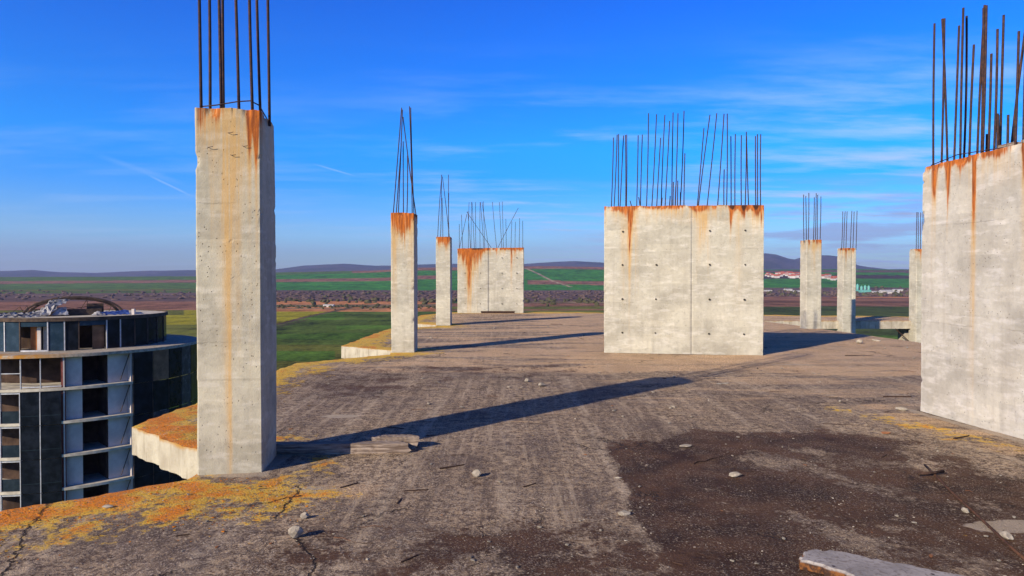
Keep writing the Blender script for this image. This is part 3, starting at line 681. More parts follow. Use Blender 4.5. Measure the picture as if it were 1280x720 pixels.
while k < 150:
    t = rng.random()
    if t < .62: py = rng.uniform(470, 716); px = rng.uniform(200, 1278)
    elif t < .85: py = rng.uniform(398, 470); px = rng.uniform(420, 1145)
    else: py = rng.uniform(430, 620); px = rng.uniform(760, 1278)
    d = dg(py); x = at(px, d)
    if not free(x, d): continue
    i = rng.choice([0, 1, 2, 0, 1, 3, 4]) if rng.random() < .9 else 4
    o = protos[i] if first[i] else protos[i].copy()
    if not first[i]: col.objects.link(o)
    first[i] = False
    s = rng.uniform(.007, .019)*(1 if d < 8 else 1.9 if d < 16 else 3.0)
    o.scale = (s*rng.uniform(.8, 1.7), s, s*rng.uniform(.6, 1)); o.location = (x, d, zs(x, d)); o.rotation_euler = (0, 0, rng.uniform(0, 6.28))
    tag(o, 'tiny crumb of rubble scattered on the roof slab', 'pebble', 'crumbs of rubble scattered over the roof slab'); k += 1
for i in range(5):
    if first[i]: bpy.data.objects.remove(protos[i])

def twig_mesh(seed, L=1.0):
    q = random.Random(seed); mb = MB(); pts = []; y = 0; z = .012
    for i in range(6):
        pts.append((-L/2 + L*i/5, y, z)); y += q.uniform(-.07, .07)*L; z = .012 + abs(q.gauss(0, .012))*L
    mb.tube(pts, .013*L, 5, .007*L); return mb
tw = [twig_mesh(s).build('twig', M['twig']) for s in (1, 2, 3)]
sl = MB(); sl.add([(-.5,-.045,0),(.42,-.05,0),(.5,.02,0),(-.47,.05,0),(-.5,-.04,.035),(.42,-.045,.04),(.5,.015,.03),(-.47,.045,.035)], [(0,3,2,1),(4,5,6,7),(0,1,5,4),(1,2,6,5),(2,3,7,6),(3,0,4,7)])
tw.append(sl.build('wood_splinter', M['twig']))
tw.append(twig_mesh(9).build('twig', M['rust']))
sp = [(565,585,.26,.55,3),(1123,497,.42,.0,3),(1204,547,.30,.5,3),(1107,571,.16,.8,3),(498,629,.13,1.5,3),(520,615,.2,.2,3),(690,520,.2,.1,0),(525,512,.22,.0,4),(575,570,.2,.2,0),(540,545,.14,.3,3)]
first = [True]*5; k = 0
while k < 95:
    if k < len(sp): px, py, L, a, i = sp[k]
    else:
        py = rng.uniform(405, 715) if rng.random() < .8 else rng.uniform(398, 470); px = rng.uniform(190, 1278); L = rng.uniform(.05, .24)*(1.0 if rng.random() < .8 else 1.9); a = rng.gauss(.2, .8); i = rng.choice([0, 1, 2, 0, 1, 2, 3, 4])
    d = dg(py); x = at(px, d)
    if not free(x, d):
        if k < len(sp): k += 1
        continue
    o = tw[i] if first[i] else tw[i].copy()
    if not first[i]: col.objects.link(o)
    first[i] = False
    if d > 10: L *= 1.4
    if d < 5.5 and k >= len(sp): L = min(L, .15)
    o.scale = (L, L, max(L, .18)); o.location = (x, d, zs(x, d)); o.rotation_euler = (0, 0, a); k += 1
    if i == 3: tag(o, 'short dark splinter of wood on the roof slab', 'splinter', 'wood splinters on the roof slab')
    elif i == 4: tag(o, 'thin reddish twig on the roof slab', 'twig', 'reddish twigs on the roof slab')
    else: tag(o, 'thin dark twig on the roof slab', 'twig', 'dark twigs on the roof slab')

def scatter_mass(name, n, pick, mats, label, cat, seed, rmin, rmax, flat):
    q = random.Random(seed); vs = []; fs = []; fm = []; k = 0; tries = 0
    gx = np.array([q.random() for _ in range(n*14)]); gy = np.array([q.random() for _ in range(n*14)])
    yy = 1.0/(1/2.9 + (1/13.0 - 1/2.9)*gy); xx = (gx*2 - 1)*(.80*yy + .2)
    ok = inside(xx, yy, OUT) & (np.array([q.random() for _ in range(n*14)]) < pick(xx, yy)) & (edist(xx, yy, OUT) > .03)
    for a, b, w_, h_ in BOXES: ok &= ~((np.abs(xx - a) < w_) & (np.abs(yy - b) < h_))
    ok &= ~((xx > 5.15) & (yy < 9))
    xx, yy = xx[ok][:n], yy[ok][:n]
    near = np.array([zs(a, b) for a, b in zip(xx, yy)])
    for a, b, z in zip(xx, yy, near):
        r = q.uniform(rmin, rmax)*(1 if q.random() < .9 else 1.8)*(.8 + b*.05); t = q.uniform(0, 6.28); e = q.uniform(.5, 1.0); h = r*q.uniform(*flat); k = len(vs)
        for j in range(5):
            u = t + j*1.2566 + q.uniform(-.3, .3); rr = r*q.uniform(.7, 1.1); dx_, dy_ = math.cos(u)*rr, math.sin(u)*rr*e
            vs.append((a + dx_, b + dy_, z - .003)); vs.append((a + dx_*.7, b + dy_*.7, z + h*q.uniform(.6, 1)))
        for j in range(5):
            i2 = (j + 1) % 5; fs.append((k+2*j, k+2*i2, k+2*i2+1, k+2*j+1))
        fs.append(tuple(k + 2*j + 1 for j in range(5))); m_ = q.choice(range(len(mats))); fm += [m_]*6
    o = mesh_obj(name, vs, fs, None, mats=mats, fmat=fm); return tag(o, label, cat, None, 'stuff')
BOXES = [(-2.45, 6.3, .42, .45), (-1.7, 6.75, .75, .12), (2.2, 3.8, .5, .4)]
scatter_mass('grit', 6000, lambda x, y: .2 + .8*sstep(.45, .62, fbm(x*1.1, y*1.1, .35)), [M['stone'], M['stone_dark'], M['twig'], M['stone_dark']], 'fine grit and mortar flakes strewn over the slab', 'grit', 21, .003, .008, (.25, .7))
M['lich_o'] = mat_plain('orange_lichen', (.36, .10, .008), (.58, .20, .015), 40, .95, .1, .004); M['lich_y'] = mat_plain('yellow_lichen', (.40, .20, .02), (.54, .31, .05), 40, .95, .1, .004)
def lich_p(x, y):
    d = edist(x, y, OUT[:20], False)
    l = np.maximum(sstep(1.7, .1, d), .75*sstep(1.2, .2, np.hypot((x + 2.2)/1.1, y - 5.35)))
    return l*l*sstep(.42, .58, fbm(x*2.2, y*2.2, .2) + .10*l)
scatter_mass('lichen_tufts', 5000, lich_p, [M['lich_o'], M['lich_o'], M['lich_y']], 'crusty orange lichen tufts along the slab edge', 'lichen', 22, .003, .0085, (.25, .5))

# rusty rod, cross piece, broken board
def ground_pts(lst, h=.02): return [(at(a, dg(b)), dg(b), zs(at(a, dg(b)), dg(b)) + h) for a, b in lst]
mb = MB(); mb.tube(ground_pts([(1158, 584), (1172, 598), (1196, 622), (1225, 648), (1262, 682), (1300, 716)], .012), .010, 6)
tag(mb.build('steel_rod', M['rod'], None, True), 'long thin rusty rod lying across the dark stain', 'rod')
mb = MB(); mb.tube(ground_pts([(1150, 598), (1168, 597), (1182, 595)], .03), .012, 6)
tag(mb.build('wood_stick', M['twig'], None, True), 'short dark stick laid across the end of the rusty rod', 'stick')

def broken_board():
    g = new('pale_board'); p = g.obj(); x, y, z = g.xyz(p)
    n = g.noise(p, 5, 5, .6); n2 = g.noise(p, 30, 5, .65); sp_ = g.ramp(g.vor(p, 9), .12, .07)
    c = g.mix(g.ramp(n, .3, .7), (.24, .215, .205), (.38, .345, .33))
    c = g.mix(g.m('MULTIPLY', g.ramp(n2, .50, .62), .7), c, (.17, .135, .12)); c = g.mix(sp_, c, (.04, .025, .025))
    side = g.mix(g.ramp(n2, .4, .62), (.045, .02, .012), (.20, .075, .02))
    c = g.mix(g.ramp(z, .052, .04), c, side)
    mt = g.out(c, .8, g.bump(n2, .006, .8), .3)
    ring = [(1.72,4.03),(1.735,4.07),(1.76,4.09),(1.785,4.15),(1.83,4.185),(1.88,4.18),(1.90,4.155),(1.95,4.18),(1.99,4.155),(2.06,4.12),(2.14,4.045),(2.17,4.05),(2.22,4.0),(2.27,3.985),(2.36,3.93),(2.45,3.87),(2.56,3.80),(2.75,3.66),(2.9,3.5),(2.8,3.2),(2.5,3.1),(2.25,3.45),(2.08,3.60),(1.99,3.76),(1.93,3.80),(1.90,3.88),(1.84,3.92),(1.80,3.99)]
    q = random.Random(3); cx = sum(a for a, _ in ring)/len(ring); cy = sum(b for _, b in ring)/len(ring); n_ = len(ring); vs = []
    rr = []
    for i in range(n_):                       # finer ragged rim
        a, b = ring[i], ring[(i+1) % n_]
        for k in range(3):
            rr.append((a[0] + (b[0]-a[0])*k/3 + q.uniform(-.008, .008), a[1] + (b[1]-a[1])*k/3 + q.uniform(-.008, .008)))
    N = len(rr)
    for (h, s) in ((0, 1.0), (.03, 1.015), (.055, 1.0), (.062, .985)):
        vs += [(cx + (a-cx)*s + q.uniform(-.006, .006)*(h < .05) - cx, cy + (b-cy)*s - cy, h) for a, b in rr]
    fs = []
    for L in range(3): fs += [(L*N+i, L*N+(i+1) % N, (L+1)*N+(i+1) % N, (L+1)*N+i) for i in range(N)]
    fs += [tuple(range(3*N, 4*N)), tuple(range(N))[::-1]]
    bm = bmesh.new(); bv = [bm.verts.new(v) for v in vs]
    for f in fs: bm.faces.new([bv[i] for i in f])
    bmesh.ops.recalc_face_normals(bm, faces=bm.faces); me = bpy.data.meshes.new('broken_board'); bm.to_mesh(me); bm.free(); me.materials.append(mt)
    o = bpy.data.objects.new('broken_board', me); col.objects.link(o); o.location = (cx, cy, zs(cx, cy) - .004)
    tag(o, 'pale lavender-grey broken board with ragged rusty edge on the dark stain', 'board')
broken_board()

# ------------------------------------------------------------------ neighbouring round building
CX, CY = -48.8, 76.3
RB, RP = 12.3, 9.06
def P(th, r, z): return (r*math.sin(th), -r*math.cos(th), z)
def th(px, r):
    lo, hi = R(-40), R(32.6 + 82 if r > 10 else 32.6 + 83)
    f = lambda t: (CX + r*math.sin(t))/(CY - r*math.cos(t))*FOC + 640 - px
    for _ in range(60):
        m_ = (lo + hi)/2
        if f(m_) < 0: lo = m_
        else: hi = m_
    return lo
bld = empty('round_building', (CX, CY, 0))
tag(bld, 'unfinished round apartment building with dark glass panels and open white rooms', 'building', None, 'thing')
B = {
    'slab': mat_plain('floor_edge', (.42, .37, .30), (.60, .54, .44), 1.5, .9, .2, .02),
    'white': mat_plain('white_plaster', (.50, .44, .41), (.62, .56, .52), .8, .9, .2, .01),
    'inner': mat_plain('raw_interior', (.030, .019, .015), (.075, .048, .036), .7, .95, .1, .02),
    'glass': mat_glass('dark_glass', (.005, .007, .012), (.014, .018, .028)),
    'blue': mat_glass('blue_glass', (.016, .034, .055), (.030, .055, .085), .2),
    'pale': mat_glass('veiled_glass', (.035, .033, .045), (.075, .07, .085), .2),
    'slate': mat_glass('slate_glass', (.014, .022, .032), (.026, .038, .05), .15),
    'frame': mat_plain('aluminium_frame', (.40, .40, .42), (.55, .55, .57), 3, .5, .5),
    'red': mat_plain('red_primer', (.17, .045, .035), (.25, .075, .055), 2, .8, .3),
    'tan': mat_plain('brown_block', (.16, .085, .045), (.27, .15, .085), 1.2, .95, .2),
    'brickwall': mat_plain('orange_brick', (.40, .13, .04), (.52, .22, .08), 1.6, .95, .2),
    'tarp': mat_plain('grey_tarp', (.13, .12, .13), (.42, .41, .42), 1.4, .7, .3, .02),
    'bluetarp': mat_plain('blue_tarp', (.03, .06, .22), (.05, .10, .32), 1.4, .6, .3, .02),
    'dark': mat_plain('dark_timber', (.05, .035, .03), (.11, .075, .055), 2, .9, .2),
}
def g_roof():
    g = new('round_roof'); p = g.obj(); n = g.noise(p, .5, 6, .65); n2 = g.noise(p, 3, 5, .65); x, y, z = g.xyz(p)
    rad = g.m('SQRT', g.m('ADD', g.m('MULTIPLY', x, x), g.m('MULTIPLY', y, y)))
    c = g.mix(g.ramp(n2, .35, .65), (.27, .23, .185), (.46, .40, .325))
    lim = g.m('MULTIPLY', g.ramp(rad, 9.6, 12.2), g.ramp(n, .40, .55)); lim = g.m('MULTIPLY', lim, g.ramp(x, 7.5, 3.0))
    c = g.mix(g.m('MULTIPLY', lim, .9), c, (.44, .19, .02))
    return g.out(c, .95, g.bump(n2, .03, .8), .2)
B['roof'] = g_roof()
def sector(name, mat, t0, t1, r0, r1, z0, z1, parent, step=R(3)):
    n = max(1, int(math.ceil((t1 - t0)/step))); full = (t1 - t0) > R(359); vs = []; fs = []
    for i in range(n + 1):
        t = t0 + (t1 - t0)*i/n
        vs += [P(t, r0, z0), P(t, r1, z0), P(t, r1, z1), P(t, r0, z1)]
    for i in range(n):
        a, b = i*4, (i+1)*4
        for j in range(4): fs.append((a+j, a+(j+1) % 4, b+(j+1) % 4, b+j))
    if not full: fs += [(0, 3, 2, 1), tuple(n*4 + q for q in (0, 1, 2, 3))]
    return mesh_obj(name, vs, [f[::-1] for f in fs], mat, parent)
def radial(name, mat, t, r0, r1, z0, z1, w, parent):
    c, s = math.cos(t), math.sin(t); vs = []
    for r in (r0, r1):
        for e in (-w/2, w/2):
            for z in (z0, z1): vs.append((r*s + e*c, -r*c + e*s, z))
    return mesh_obj(name, vs, [(0,1,3,2),(4,6,7,5),(0,4,5,1),(2,3,7,6),(0,2,6,4),(1,5,7,3)], mat, parent)
ZR = -5.6; ST = 3.22; NF = 8
PI2 = 2*math.pi
sector('roof_slab', B['roof'], 0, PI2, .5, RB + .25, ZR - .30, ZR, bld)
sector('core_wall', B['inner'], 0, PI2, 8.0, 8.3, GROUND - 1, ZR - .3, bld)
tA, tB, tC, tD0, tE0 = th(24, RB), th(49, RB), th(75.5, RB), th(78.5, RB), th(165, RB)
tW1, tW2, tWe = th(101.5, RB - .6), th(134, RB - .6), th(163.5, RB)
zts = [ZR - ST*k for k in range(NF)]
for k, zt in enumerate(zts):
    zf = zt - ST               # finished floor of this storey
    cl = zt - .28
    vis = k < 8
    sector('floor_slab', B['slab'], 0, PI2, 8.0, RB + (.12), zf - .26, zf, bld)
    if not vis: continue
    # open white rooms
    sector('room_wall', B['white'], tD0 + .004, tW1, RB - .75, RB - .6, zf, cl, bld)
    sector('room_wall', B['white'], tW2, tWe, RB - .75, RB - .6, zf, cl, bld)
    radial('partition', B['white'], tWe, 8.3, RB - .02, zf, cl, .16, bld)
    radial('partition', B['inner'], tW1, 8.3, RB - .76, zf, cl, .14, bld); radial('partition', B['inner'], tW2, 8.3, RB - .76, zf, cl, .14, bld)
    radial('red_pier', B['red'], tC + R(.55), RB - .55, RB - .12, zf, cl, .34, bld)
    radial('white_trim', B['white'], tD0, RB - .6, RB - .02, zf, cl, .12, bld)
    if k < 5:
        mbq = MB(); a_ = P(tWe - R(4.3), RB - .4, zf + .2); b_ = P(tWe - R(.6), RB - .15, cl - .1)
        mbq.tube([a_, b_], .045, 5); mbq.build('diagonal_brace', B['dark'], bld)
    # open bays with a spandrel
    edges = [th(-40, RB), th(-2, RB), tA]
    for a_, b_ in zip(edges[:-1], edges[1:]):
        if k == 0:
            sector('transom', B['frame'], a_, b_, RB - .12, RB - .04, zf + 1.45, zf + 1.52, bld)
        else:
            spn = sector('spandrel_glass', B['slate'], a_, b_, RB - .13, RB - .07, zf, zf + 1.15, bld)
            sector('head_frame', B['frame'], a_, b_, RB - .16, RB - .02, cl - .18, cl - .02, spn)
        radial('mullion', B['frame'], a_, RB - .16, RB + .02, zf, cl, .09, bld)
    for a_, b_ in ((tA, tB), (tB, tC)):
        radial('mullion', B['frame'], a_, RB - .16, (RB if k == 0 else RB + .2), zf - (.25 if k else 0), (cl if k == 0 else zt - .3), .07, bld)
        if k == 0: sector('transom', B['frame'], a_, b_, RB - .12, RB - .04, zf + .1, zf + .2, bld)
        else:
            gp = sector('glass_panel', B['glass'], a_ + .004, b_ - .002, RB + .13, RB + .17, zf - .25, zt - .3, bld, R(20))
            sector('joint_rail', B['slate'], a_ + .004, b_ - .002, RB + .172, RB + .19, zf + .62, zf + .70, gp, R(20))
    # dark glazing past the open rooms
    ee = [tE0 + R(q) for q in (0, 9.5, 19, 28.5, 38, 47.5, 57, 66)]
    for j, (a_, b_) in enumerate(zip(ee[:-1], ee[1:])):
        radial('mullion', B['dark'], a_, RB - .14, RB + .14, zf - .26, zt - .3, .09, bld)
        mt = B['tan'] if (j == 1 and k == 0) else B['pale'] if (j, k) in ((3, 0), (3, 1), (3, 2), (1, 2)) else B['glass']
        sector('glass_panel', mt, a_ + .005, b_ - .005, RB + .125, RB + .17, zf - .25, zt - .3, bld, R(20))
# penthouse
ZP0, ZP1 = ZR, -2.38
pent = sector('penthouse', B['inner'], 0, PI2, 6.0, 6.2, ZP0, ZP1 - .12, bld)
sector('penthouse_roof', B['slab'], 0, PI2, .5, RP + .1, ZP1 - .12, ZP1 + .02, pent)
sector('penthouse_parapet', B['dark'], 0, PI2, RP - .05, RP + .14, ZP1 - .25, ZP1 + .12, pent)
pe = [-40, -12, 5, 24, 59, 80, 98, 133, 150, 168, 184, 196, 204, 208.4]
ts = [th(q, RP) for q in pe]; ts[-1] = th(207.9, RP)
kinds = ['open', 'blue', 'blue', 'lit', 'blue', 'glass', 'tanopen', 'glass', 'glass', 'glass', 'glass', 'glass', 'glass']
for j, kd in enumerate(kinds):
    a_, b_ = ts[j], ts[j+1]
    radial('mullion', B['frame' if j in (2, 4, 5, 7, 8) else 'dark'], a_, RP - .12, RP + .04, ZP0, ZP1 - .26, .10, pent)
    if kd in ('blue', 'glass'): sector('glass_panel', B[kd], a_ + .007, b_ - .007, RP - .08, RP - .03, ZP0 + .04, ZP1 - .26, pent, R(20))
    else:
        sector('header', B['blue'], a_ + .007, b_ - .007, RP - .1, RP - .02, ZP1 - .75, ZP1 - .26, pent)
        if kd == 'tanopen': sector('room_wall', B['tan'], (a_ + b_)/2, b_ - .01, RP - .5, RP - .4, ZP0, ZP1 - .26, pent)
        if kd == 'lit':
            w_ = b_ - a_
            sector('room_wall', B['brickwall'], a_ + w_*.22, a_ + w_*.46, RP - 1.0, RP - .8, ZP0, ZP1 - .3, pent)
            sector('room_wall', B['white'], a_ + w_*.52, a_ + w_*.66, RP - .8, RP - .6, ZP0, ZP1 - .3, pent)
            sector('room_wall', B['slab'], a_ + w_*.70, b_ - .01, RP - 1.1, RP - .9, ZP0, ZP1 - .3, pent)
            sector('sill', B['frame'], a_ + .007, b_ - .007, RP - .1, RP + .03, ZP0, ZP0 + .14, pent)
# wrecked canopy on top
cn = empty('wrecked_canopy', (CX, CY, ZP1 + .02)); tag(cn, 'collapsed arched roof frame with torn tarpaulin on the round building', 'canopy')
# local frame: u across the view, depth toward camera
ub = Vector((math.cos(R(32.6)), math.sin(R(32.6)), 0)); fb = Vector((math.sin(R(32.6)), -math.cos(R(32.6)), 0))
def L3(u, f, z): return tuple(ub*u + fb*f + Vector((0, 0, z)))
for s, f in ((1.0, 3.4), (.92, 2.2), (1.0, .8), (.9, -.8)):
    mb = MB()
    mb.tube([L3(4.6*s*math.cos(math.pi*q/14) - .1, f, 1.95*s*math.sin(math.pi*q/14)) for q in range(15)], .11, 5)
    mb.build('arch_rib', B['dark'], cn)
mb = MB()
for q in (3, 5, 7, 9, 11):
    mb.tube([L3(4.6*math.cos(math.pi*q/14), f, 1.93*math.sin(math.pi*q/14)) for f in (3.4, -.8)], .08, 5)
mb.build('purlin', B['dark'], cn)
mb = MB()
for _ in range(16):
    u_, f_ = rng.uniform(-4.5, 3.8), rng.uniform(-.5, 3.6); mb.tube([L3(u_, f_, .05), L3(u_ + rng.uniform(-.6, .6), f_ + .2, rng.uniform(.5, 1.1)), L3(u_ + rng.uniform(-1.4, 1.4), f_ - .2, rng.uniform(.7, 2.1)*(1 - abs(u_)/7))], .035, 4)
mb.build('bent_bars', B['dark'], cn)
mb = MB()
for u in (.6, 1.1, 1.7, 2.3): mb.box(*sorted((u, u+.05)), 0, .05, 0, 1.2)
def sheet(name, mat, pts0, pts1, seed, amp=.16, n=26, m=7, sagg=0):
    q = random.Random(seed); vs = []; fs = []
    def cat(p, t):
        t *= len(p) - 1; i = min(int(t), len(p) - 2); return Vector(p[i]).lerp(Vector(p[i+1]), t - i)
    for i in range(n + 1):
        for j in range(m + 1):
            a = cat(pts0, i/n).lerp(cat(pts1, i/n), j/m)
            vs.append(a + Vector((q.uniform(-1, 1), q.uniform(-1, 1), q.uniform(-.6, 1)))*amp)
    vs = [Vector((v.x, v.y, max(v.z, .03))) for v in vs]
    for i in range(n):
        for j in range(m): fs.append((i*(m+1)+j, i*(m+1)+j+1, (i+1)*(m+1)+j+1, (i+1)*(m+1)+j))
    o = mesh_obj(name, vs, fs, mat, cn); md = o.modifiers.new('t', 'SOLIDIFY'); md.thickness = .03; return o
sheet('torn_tarpaulin', B['tarp'], [L3(-7.2, 4.6, .3), L3(-5.6, 4.4, .5), L3(-4.3, 4.0, .35), L3(-3.2, 3.6, .6), L3(-2.4, 3.5, 1.45), L3(-1.6, 3.4, 1.95)], [L3(-7.2, 5.0, .05), L3(-5.4, 5.2, .05), L3(-3.9, 4.8, .05), L3(-2.5, 4.4, .1), L3(-1.7, 3.9, .95), L3(-.5, 3.5, 1.75)], 4)
sheet('torn_tarpaulin', B['tarp'], [L3(-1.7, 3.6, .8), L3(-.9, 3.6, 1.0)], [L3(-2.2, 4.0, .1), L3(-.6, 4.0, .1)], 8, .06, 6, 6)
sheet('blue_sheet', B['bluetarp'], [L3(2.3, 4.6, .35), L3(4.9, 3.6, .5)], [L3(2.2, 5.0, .05), L3(5.0, 4.3, .05)], 6, .08, 10, 4)
sheet('torn_tarpaulin', B['tarp'], [L3(1.4, 4.8, .1), L3(2.0, 4.8, .55), L3(2.6, 4.8, .2)], [L3(1.4, 5.2, .05), L3(2.0, 5.3, .05), L3(2.7, 5.2, .05)], 9, .06, 8, 3)
pb = MB(); a_ = L3(5.4, 4.2, .3); pb.box(a_[0]-.15, a_[0]+.15, a_[1]-.15, a_[1]+.15, 0, .62)
pb.build('vent_post', B['white'], cn)
mb = MB(); a_ = L3(.6, 3.0, .45)
mb.add([L3(-2.6, 3.2, 0), L3(2.4, 3.2, 0), L3(2.4, 2.9, 0), L3(-2.6, 2.9, 0), L3(-2.6, 3.2, .7), L3(2.4, 3.2, .7), L3(2.4, 2.9, .7), L3(-2.6, 2.9, .7)], [(0,3,2,1),(4,5,6,7),(0,1,5,4),(1,2,6,5),(2,3,7,6),(3,0,4,7)])
mb.add([L3(1.0, 2.8, 0), L3(2.6, 2.8, 0), L3(2.6, 2.2, 0), L3(1.0, 2.2, 0), L3(1.0, 2.8, 1.25), L3(2.6, 2.8, 1.25), L3(2.6, 2.2, 1.25), L3(1.0, 2.2, 1.25)], [(0,3,2,1),(4,5,6,7),(0,1,5,4),(1,2,6,5),(2,3,7,6),(3,0,4,7)])
mb.build('low_kerb_wall', B['dark'], cn)

# ------------------------------------------------------------------ the land
RIDGE = [(-2000, 347), (0, 346), (245, 345.5), (345, 340.5), (470, 338), (520, 334.5), (600, 334), (660, 333), (700, 333), (750, 334), (860, 336), (960, 337), (1040, 336.5), (1150, 337), (1280, 338), (3000, 345)]
HILLS = [(-2500, 344), (-600, 340), (-150, 340), (0, 339), (40, 338), (75, 340.5), (120, 341), (180, 339), (240, 338), (300, 338), (345, 337), (380, 332.5), (405, 331), (430, 330.5), (470, 333), (520, 331.5), (570, 330), (640, 331), (690, 328), (720, 327), (755, 329), (860, 326), (930, 320), (957, 317.5), (970, 319), (985, 324), (993, 325), (1003, 322), (1018, 319.5), (1035, 319.5), (1050, 321.5), (1060, 326), (1072, 332), (1085, 334), (1110, 337), (1280, 338), (1600, 330), (3500, 342)]
ra = np.array(RIDGE, float); ha = np.array(HILLS, float)
def height(x, y):
    d = np.hypot(x, y); ang = np.arctan2(x, np.maximum(y, 1e-3)); ang = np.where(y <= 0, np.sign(x)*1.57, ang)
    px = 640 + FOC*np.tan(np.clip(ang, -1.25, 1.25)); cosf = np.cos(np.clip(ang, -1.25, 1.25)); D = d*cosf
    z1 = CAMZ + (HOR - np.interp(px, ra[:, 0], ra[:, 1]))/FOC*3200; z2 = CAMZ + (HOR - np.interp(px, ha[:, 0], ha[:, 1]))/FOC*9000
    z1 = np.maximum(z1, GROUND + 8)
    s1 = sstep(1750, 3200, D); s2 = sstep(5600, 9000, D)
    z = GROUND + (z1 - GROUND)*s1
    z = z - sstep(3200, 5600, D)*(z1 - GROUND)*.35
    rug = (fbm(x/900., y/900., .5) - .5)*60*sstep(6000, 8500, D) + (fbm(x/260., y/260., .2) - .5)*8*sstep(1900, 3000, D)
    z = z + (np.maximum(z2, z) - z)*s2 + rug*(s1*.6) - sstep(9300, 14000, D)*np.maximum(z2 - GROUND, 0)*.9
    z = z + (fbm(x/120., y/120., .7) - .5)*1.5
    return z
an = np.concatenate([np.arange(-180, -50, 5.0), np.arange(-50, 50.01, .125), np.arange(55, 180, 5.0)])
dd = np.concatenate([[20, 60, 110, 160], np.exp(np.linspace(math.log(200), math.log(14500), 330))])
A, Dm = np.meshgrid(np.radians(an), dd)
cs = np.where(np.abs(np.degrees(A)) < 60, np.cos(A), .5)
TX = Dm/cs*np.sin(A); TY = Dm/cs*np.cos(A)
TZ = height(TX, TY)
nr, na = TX.shape
idx = np.arange(nr*na).reshape(nr, na)
a_ = idx[:-1]; b_ = idx[1:]
fq = np.stack([a_, b_, np.roll(b_, -1, 1), np.roll(a_, -1, 1)], -1).reshape(-1, 4)[:, ::-1]
me = bpy.data.meshes.new('land')
nv = nr*na + 1; me.vertices.add(nv)
me.vertices.foreach_set('co', np.vstack([np.stack([TX, TY, TZ], -1).reshape(-1, 3), [[0, 0, GROUND]]]).astype(np.float32).ravel())
tri = np.stack([idx[0], np.roll(idx[0], -1), np.full(na, nr*na)], -1)[:, ::-1]
nl = fq.size + tri.size; me.loops.add(nl); me.loops.foreach_set('vertex_index', np.concatenate([fq.ravel(), tri.ravel()]).astype(np.int32))
nf = len(fq) + len(tri); me.polygons.add(nf)
me.polygons.foreach_set('loop_start', np.concatenate([np.arange(len(fq))*4, len(fq)*4 + np.arange(len(tri))*3]).astype(np.int32))
me.polygons.foreach_set('use_smooth', np.ones(nf, bool)); me.update(calc_edges=True); me.validate()
me.materials.append(M['land'])
land = bpy.data.objects.new('farmland_ground', me); col.objects.link(land); tag(land, 'patchwork of green and brown fields rising to low hills', 'farmland', None, 'structure')
# field plan: straight-edged plots in plan, given by their corners on the survey plane (column, row of the level plain)
def wp(q, yf): D = 28776./(yf - 347.0); return ((q - 640)/FOC*D, D)
VX = np.append(TX.ravel(), 0.); VY = np.append(TY.ravel(), 0.)
D_ = VY.copy(); Q = 640 + FOC*VX/np.maximum(VY, 1)
LW = np.where(VY > 1, 347 + 28776./np.maximum(VY, 1), 999)
GRN = (.060, .112, .014); DGR = (.062, .092, .015); FGR = (.034, .140, .016); OLV = (.100, .104, .018); YEL = (.23, .205, .014); BRN = (.19, .092, .055); ORB = (.36, .15, .06); TAN = (.16, .115, .065); PUR = (.105, .068, .058); HIL = (.055, .052, .050)
C = np.zeros((len(VX), 3)); C[:] = GRN
wob = (fbm(VX/160., VY/160., .3) - .5)
def band(y0, y1, q0, q1, colr, sl=0.0, w=.6):
    """plot between two rows of the level plain and two bearings; sl tilts its long borders"""
    yy = LW + sl*(Q - 640)/100 + wob*w
    k = (yy > y0) & (yy <= y1) & (Q + wob*6 > q0) & (Q + wob*6 <= q1) & (VY > 1)
    C[k] = colr
band(400, 480, -900, 345, OLV); band(372, 388, -900, 345, BRN, .3); band(366, 376, -900, 300, PUR, .2); band(388, 406, -300, 345, YEL); band(388, 394, -300, 230, OLV)
q_ = (357.2, 358.0, 358.9, 359.8, 361.0, 362.3, 364, 366)
for a, b, c_, s in ((347.5, 349.0, PUR, 0), (349.0, 350.6, DGR, .1), (350.6, 352.0, OLV, .1), (352.0, 354.0, DGR, .2), (354.0, 355.2, TAN, .1), (355.2, 357.2, GRN, .2), (357.2, 358.2, BRN, .2), (358.2, 360.6, GRN, .3), (360.6, 362.2, OLV, .3), (362.2, 364.3, DGR, .3), (364.3, 366.6, PUR, .4)):
    band(a, b, -900, 330, c_, s, .35)
band(400, 480, 330, 760, DGR); band(432, 480, 330, 470, OLV, 0, 5); band(440, 452, 340, 420, GRN, 0, 4)
band(414, 420, 330, 600, GRN, 1, 3); band(423, 427, 330, 600, GRN, -1, 3); band(404, 409, 420, 600, GRN, 1, 3)
kk = (LW > 388) & (LW < 406) & (Q > 330) & (LW < 406 - (Q - 345)*.232) & (VY > 1); C[kk] = YEL; band(390, 402, 430, 600, DGR); band(383.5, 389, 330, 640, ORB, .2); band(380, 383.8, 330, 640, TAN, .1); band(385.2, 386.3, 330, 480, TAN, .1); band(376.5, 380.3, 330, 560, ORB, .1)
band(362.5, 376.5, 330, 760, PUR, 0, 1.2)
band(383, 402, 560, 900, OLV, 0, .8); band(386.5, 388, 560, 900, BRN); band(379, 383, 560, 900, BRN); band(376.5, 379, 600, 900, TAN, 0, .6); band(390, 396, 640, 780, DGR, 0, 1.5)
# rising ground: level-plain rows 363..356 climb to the ridge
band(358.3, 363, 330, 800, FGR); band(358.5, 359.3, 330, 560, BRN, .10, .25); band(356.0, 357.35, 440, 900, BRN, 0, .3); band(360.8, 363, 640, 800, FGR); band(359.6, 360.6, 660, 800, BRN, -.2, .3); band(355.0, 356.3, 330, 900, BRN)
band(357.5, 358.3, 330, 800, FGR)
